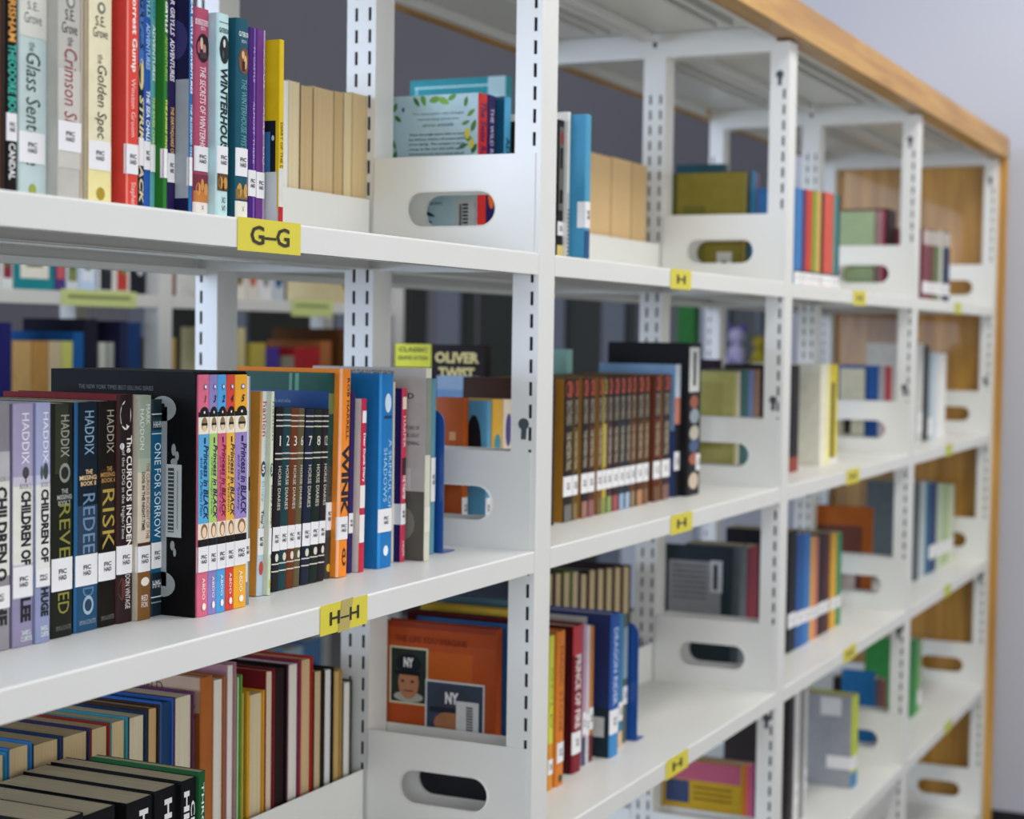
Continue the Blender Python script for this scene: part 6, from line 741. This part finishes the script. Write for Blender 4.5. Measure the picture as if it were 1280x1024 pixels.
def LP(a, b): return (off, yf+(yb-yf)*(1-a), z0+(zt-z0)*b)
def ov(a0, a1, b0, b1, col, q=18, dx=0):
    mb.quad([tuple(Vector(LP((a0+a1)/2+(a1-a0)/2*math.cos(2*math.pi*i/q), (b0+b1)/2+(b1-b0)/2*math.sin(2*math.pi*i/q)))-Vector((dx, 0, 0))) for i in range(q)], lin(col))
def rc(a0, a1, b0, b1, col, dx=0): mb.quad([tuple(Vector(LP(a, b))-Vector((dx, 0, 0))) for a, b in ((a0, b0), (a1, b0), (a1, b1), (a0, b1))], lin(col))
rc(.74, .815, .12, .86, '#9aa1a2'); ov(.70, .875, .80, .905, '#9aa1a2'); ov(.70, .875, .075, .18, '#9aa1a2'); ov(.775, .80, .845, .875, '#16181a', dx=.0002)
ov(.845, .875, .66, .71, '#9aa1a2'); ov(.87, .895, .64, .68, '#9aa1a2'); ov(.84, .885, .62, .65, '#9aa1a2'); ov(.84, .87, .27, .31, '#9aa1a2'); ov(.86, .88, .245, .28, '#9aa1a2')
rc(.81, .915, .325, .625, '#c3c9c6', .0002); rc(.825, .865, .345, .61, '#3a4242', .0004); rc(.885, .892, .36, .6, '#8a9090', .0004)
for k in range(16): rc(.827, .863, .35+k*.0162, .355+k*.0162, '#c3c9c6', .0006)
vs, fs = text_tris('THE NEW YORK TIMES BEST-SELLING SERIES', .0)
for f in fs: mb.quad([tuple(Vector(LP(.20+.52*vs[i][0], .925+.018*vs[i][1]))-Vector((.0002, 0, 0))) for i in f], lin('#6a6e70'))
build('case_print', mb, M['print'], r)

# ---------------------------------------------------------------- bookends
def bookend(x, y0, z, h, wd, label, base_len=.03):
    r = empty('bookend', (x, y0, z)); tag(r, label, 'bookend', 'blue steel bookends')
    rr = .018; pts = [(0, 0), (wd, 0), (wd, h-rr)] + [(wd-rr+rr*math.cos(math.radians(a)), h-rr+rr*math.sin(math.radians(a))) for a in range(0, 91, 15)] + [(rr-rr*math.sin(math.radians(a)), h-rr+rr*math.cos(math.radians(a))) for a in range(0, 91, 15)]
    mb = MB(); mb.extrude_x(pts, 0, .0016); build('upright_plate', mb, M['bookend'], r)
    mb = MB(); mb.box(.0016, base_len, .0, wd, 0, .0012); build('base_plate', mb, M['bookend'], r)
bookend(-.0975, .0815, ZS['B']+.0004, .165, .12, 'blue steel bookend ending the nearest second-shelf row')
bookend(.531, .0805, ZS['C']+.0004, .176, .12, 'blue steel bookend ending the second bay third-shelf row')
bookend(.175, .045, ZS['A']+.0004, .14, .12, 'dark blue bookend behind the sky-blue book on the top shelf', .035)

# ---------------------------------------------------------------- second rack across the far aisle (its camera-facing side)
BY = 1.30; BZ = {'A': 1.490, 'B': 1.144, 'C': .798, 'D': .452}
for k, w_ in enumerate(('left', 'middle', 'right')):
    x = .045+k*.975; r = empty('upright_frame', (x, BY, 0)); tag(r, 'blurred white upright frame of the far rack, %s one' % w_, 'shelf frame', 'upright frames of the far rack')
    mb = MB(); mb.box(-.0225, .0225, 0, .035, 0, 1.74); build('post', mb, M['metal_bg'], r)
    mb = MB(); mb.box(-.0225, .0225, .21, .25, 0, 1.74); build('post', mb, M['metal_bg'], r)
    mb = MB(); mb.box(-.0225, .0225, .035, .21, 1.715, 1.74); build('crossbar', mb, M['metal_bg'], r)
for bay in range(2):
    for sh in 'ABCD':
        x0, x1 = .045+bay*.975+.024, .045+(bay+1)*.975-.024
        r = empty('shelf', (0, BY, BZ[sh])); tag(r, 'blurred %s shelf of the far rack, %s bay' % (SHN[sh], ('left', 'right')[bay]), 'shelf', 'shelves of the far rack')
        mb = MB(); mb.box(x0, x1, .0, .245, -.0015, 0); mb.box(x0, x1, 0, .0015, -.025, -.0015); mb.box(x0, x1, .0015, .02, -.025, -.0235); build('tray', mb, M['metal_bg'], r)
        if sh == 'A':
            a, b = ((.700, .925), (1.487, 1.668))[bay]
            mb = MB(); mb.quad([(a, -.001, -.034 if bay else -.027), (b, -.001, -.034 if bay else -.027), (b, -.001, .004), (a, -.001, .004)], lin('#c3cf84')); mb.quad([(a+.02, -.0015, -.013), (b-.02, -.0015, -.013), (b-.02, -.0015, -.006), (a+.02, -.0015, -.006)], lin('#7f8f52')); build('shelf_label', mb, M['sticker'], r)
def bgbook(x0, x1, z, h, c, page='#cfc6b0', y=.03, D=.15, prints=(), label='', lean=0):
    make_book(x0, x1, BY+y, z+.0004, h, lean, D, 'p', c, list(prints), None, label, page=page, group='blurred books on the far rack')
xs = .47
for i, (wd, c, pr) in enumerate([(.035, '#d8dcd4', '#3c6a4c'), (.03, '#2c7a7c', '#c8ccc8'), (.035, '#d8d6d0', '#b04450'), (.03, '#d4d8d6', '#8a2c3c'), (.11, '#1f8088', '#e0ded0'), (.03, '#4a3c7a', '#c85c5c'), (.035, '#cfd4da', '#7a8a4c'), (.05, '#bcd0e8', '#dce4ee')]):
    bgbook(xs, xs+wd, BZ['A'], .13+.01*(i % 3), c, prints=[('S', 'r', .15, .85, .15, .6, pr), ('S', 'r', .3, .7, .3, .45, '#5c6a4c')], label='blurred %s book on the far rack\'s top shelf, %s from the left' % (['white and green', 'teal', 'white and red', 'pale and maroon', 'wide teal framed', 'violet', 'grey and olive', 'light blue'][i], ORD[i])); xs += wd+.002
for i, (x0, wd, c, p1, p2) in enumerate([(.886, .05, '#dcdcd8', '#22262c', '#3c3c44'), (.938, .045, '#e0dcd4', '#b83c34', '#5c8a4c'), (.985, .05, '#2a2838', '#141420', '#c8c8d0')]):
    bgbook(x0-.04, x0-.04+wd, BZ['A'], .125, c, prints=[('S', 'r', .1, .8, .05, .6, p1), ('S', 'o', .3, .9, .3, .7, p2)], label='blurred face-out book, %s right of the light blue one on the far rack' % ('first', 'second', 'third')[i])
for i, (x0, wd, c) in enumerate([(1.05, .04, '#a05a2c'), (1.30, .05, '#d8d4c8'), (1.352, .05, '#cfcbc0'), (1.404, .05, '#d8d8d8'), (1.456, .05, '#b8c0c8'), (1.75, .06, '#c8b88c')]):
    bgbook(x0, x0+wd, BZ['A'], .14, c, prints=[('S', 'o', .2, .8, .2, .55, ['#c86a3c', '#7a6a3c', '#b85c44', '#8a8a8a', '#1f4c74', '#6a5020'][i])], label='blurred %s book on the far rack\'s right bay, %s from the left' % (['amber', 'cream', 'off-white', 'white', 'pale blue', 'tan'][i], ORD[i]))
for i, (x0, wd, h, c, n) in enumerate([(.50, .055, .23, '#b8a890', 'beige'), (.557, .045, .285, '#23266a', 'cobalt'), (.605, .05, .252, '#c8a468', 'honey'), (.657, .045, .252, '#b88a4c', 'caramel'), (.704, .035, .252, '#c9b894', 'sand'), (.741, .03, .252, '#c8cc6c', 'lime'), (.773, .03, .27, '#1c5c9c', 'blue'), (.805, .04, .295, '#1e2030', 'black-navy'), (.85, .02, .25, '#c8ccc0', 'pale'), (.875, .02, .25, '#a8aca4', 'grey'), (.93, .05, .29, '#1c3c70', 'indigo'), (1.062, .035, .26, '#b89a50', 'mustard'), (1.32, .03, .283, '#cfc494', 'cream'), (1.37, .06, .25, '#b8a84c', 'ochre'), (1.432, .055, .24, '#4a3a8c', 'violet'), (1.50, .05, .22, '#8c8474', 'taupe'), (1.552, .11, .24, '#a8282c', 'scarlet'), (1.665, .05, .255, '#a8683c', 'copper'), (1.83, .05, .25, '#3a4c40', 'moss'), (1.885, .05, .25, '#5a2c44', 'plum')]):
    bgbook(x0, x0+wd, BZ['B'], h, c, prints=[('S', 'r', .1, .9, .1, .4, '#d0ccc4')] if n in ('honey', 'caramel', 'cobalt') else [], label='blurred %s book on the far rack\'s second shelf' % n)
for i, (x0, wd, h, c, n) in enumerate([(.80, .10, .262, '#272a48', 'navy'), (1.735, .12, .255, '#5c3a18', 'brown')]):
    make_book(x0+.102 if i == 0 else x0, x0+.124 if i == 0 else x0+wd*.2, BY+.02, BZ['B']+.0004, h+.03, 0, .19, 'h', c, [], None, 'blurred wide %s cover on the far rack\'s second shelf' % n, group='blurred books on the far rack')

for i, (x0, wd, h, c, n) in enumerate([(1.20, .06, .23, '#8fb4dc', 'pale blue'), (1.265, .07, .24, '#5c94c8', 'sky blue'), (1.34, .08, .235, '#9cc4e4', 'ice blue'), (1.425, .09, .24, '#6aa4cc', 'azure'), (1.52, .08, .23, '#b8d0e0', 'frost white'), (1.605, .08, .24, '#5c84b0', 'denim')]):
    bgbook(x0, x0+wd, BZ['D'], h, c, prints=[('S', 'o', .2, .7, .3, .8, '#2a3c54')], label='blurred %s book low on the far rack' % n)
    bgbook(x0-.05, x0-.05+wd, BZ['C'], h*.9, ('#3a4450', '#8a9098', '#c8ccd0', '#2c3a4c', '#6c7c90', '#3c3c44')[i], prints=[('S', 'o', .2, .8, .1, .5, '#a8c0d8')], label='blurred %s book on the far rack\'s third shelf' % ('slate', 'silver', 'white', 'midnight', 'steel', 'graphite')[i])

# ---------------------------------------------------------------- low cabinet with soft toys by the far wall
r = empty('low_cabinet', (4.30, 1.22, 0)); tag(r, 'white low cabinet by the far windows, seen blurred through the rack', 'cabinet')
mb = MB(); mb.box(-.2, .2, -.3, .3, 0, 1.30); build('carcass', mb, M['cab'], r, bevel=.004); mb = MB(); mb.box(-.215, .215, -.315, .315, 1.301, 1.325); build('top', mb, M['cab'], r, bevel=.003)
for y in (-.15, .15):
    mb = MB(); mb.box(-.218, -.2005, y-.14, y+.14, .08, 1.28); d = build('door', mb, M['cab'], r, bevel=.003); d2 = MB(); d2.box(-.232, -.2185, y+.09, y+.1, .7, .8); build('handle', d2, M['mull'], d)
def ball(mb_list, c, rx, ry, rz):
    mb_list.append((c, rx, ry, rz))
def blob(name, parts, color, parent):
    bm = bmesh.new()
    for c, rx, ry, rz in parts:
        g = bmesh.ops.create_icosphere(bm, subdivisions=2, radius=1); bmesh.ops.scale(bm, vec=(rx, ry, rz), verts=g['verts']); bmesh.ops.translate(bm, vec=c, verts=g['verts'])
    me = bpy.data.meshes.new(name); bm.to_mesh(me); bm.free(); me.materials.append(M['plush'])
    for p in me.polygons: p.use_smooth = True
    o = bpy.data.objects.new(name, me); COL.objects.link(o); o.parent = parent; o.color = lin(color); return o
for y, c, c2, n in ((1.205, '#e6e8f0', '#23252c', 'white and black'), (1.125, '#d8d0f0', '#7a62b8', 'lilac'), (1.04, '#c8b43c', '#8a7c2c', 'yellow')):
    r = empty('soft_toy', (4.22, y, 1.3252)); tag(r, 'small %s soft toy sitting on the far white cabinet' % n, 'soft toy', 'soft toys on the far cabinet')
    s = .6 if n == 'yellow' else .78
    blob('body', [((0, 0, .05*s), .04*s, .045*s, .05*s), ((-.03*s, .03*s, .02*s), .03*s, .018*s, .018*s), ((-.03*s, -.03*s, .02*s), .03*s, .018*s, .018*s)], c, r)
    hd = blob('head', [((0, 0, .13*s), .038*s, .042*s, .04*s)], c, r)
    blob('ear', [((0, .03*s, .172*s), .012*s, .014*s, .018*s)], c2, hd); blob('ear', [((0, -.03*s, .172*s), .012*s, .014*s, .018*s)], c2, hd)
# green binder and a pale drape beside the windows
mb = MB(); mb.box(-.03, .03, 0, .07, 0, .34); o = build('box_file', mb, M['cover'], None, bevel=.003); o.location = (4.20, 1.27, 1.3255); o.color = lin('#3f8a44'); tag(o, 'green box file standing left of the soft toys', 'box file')
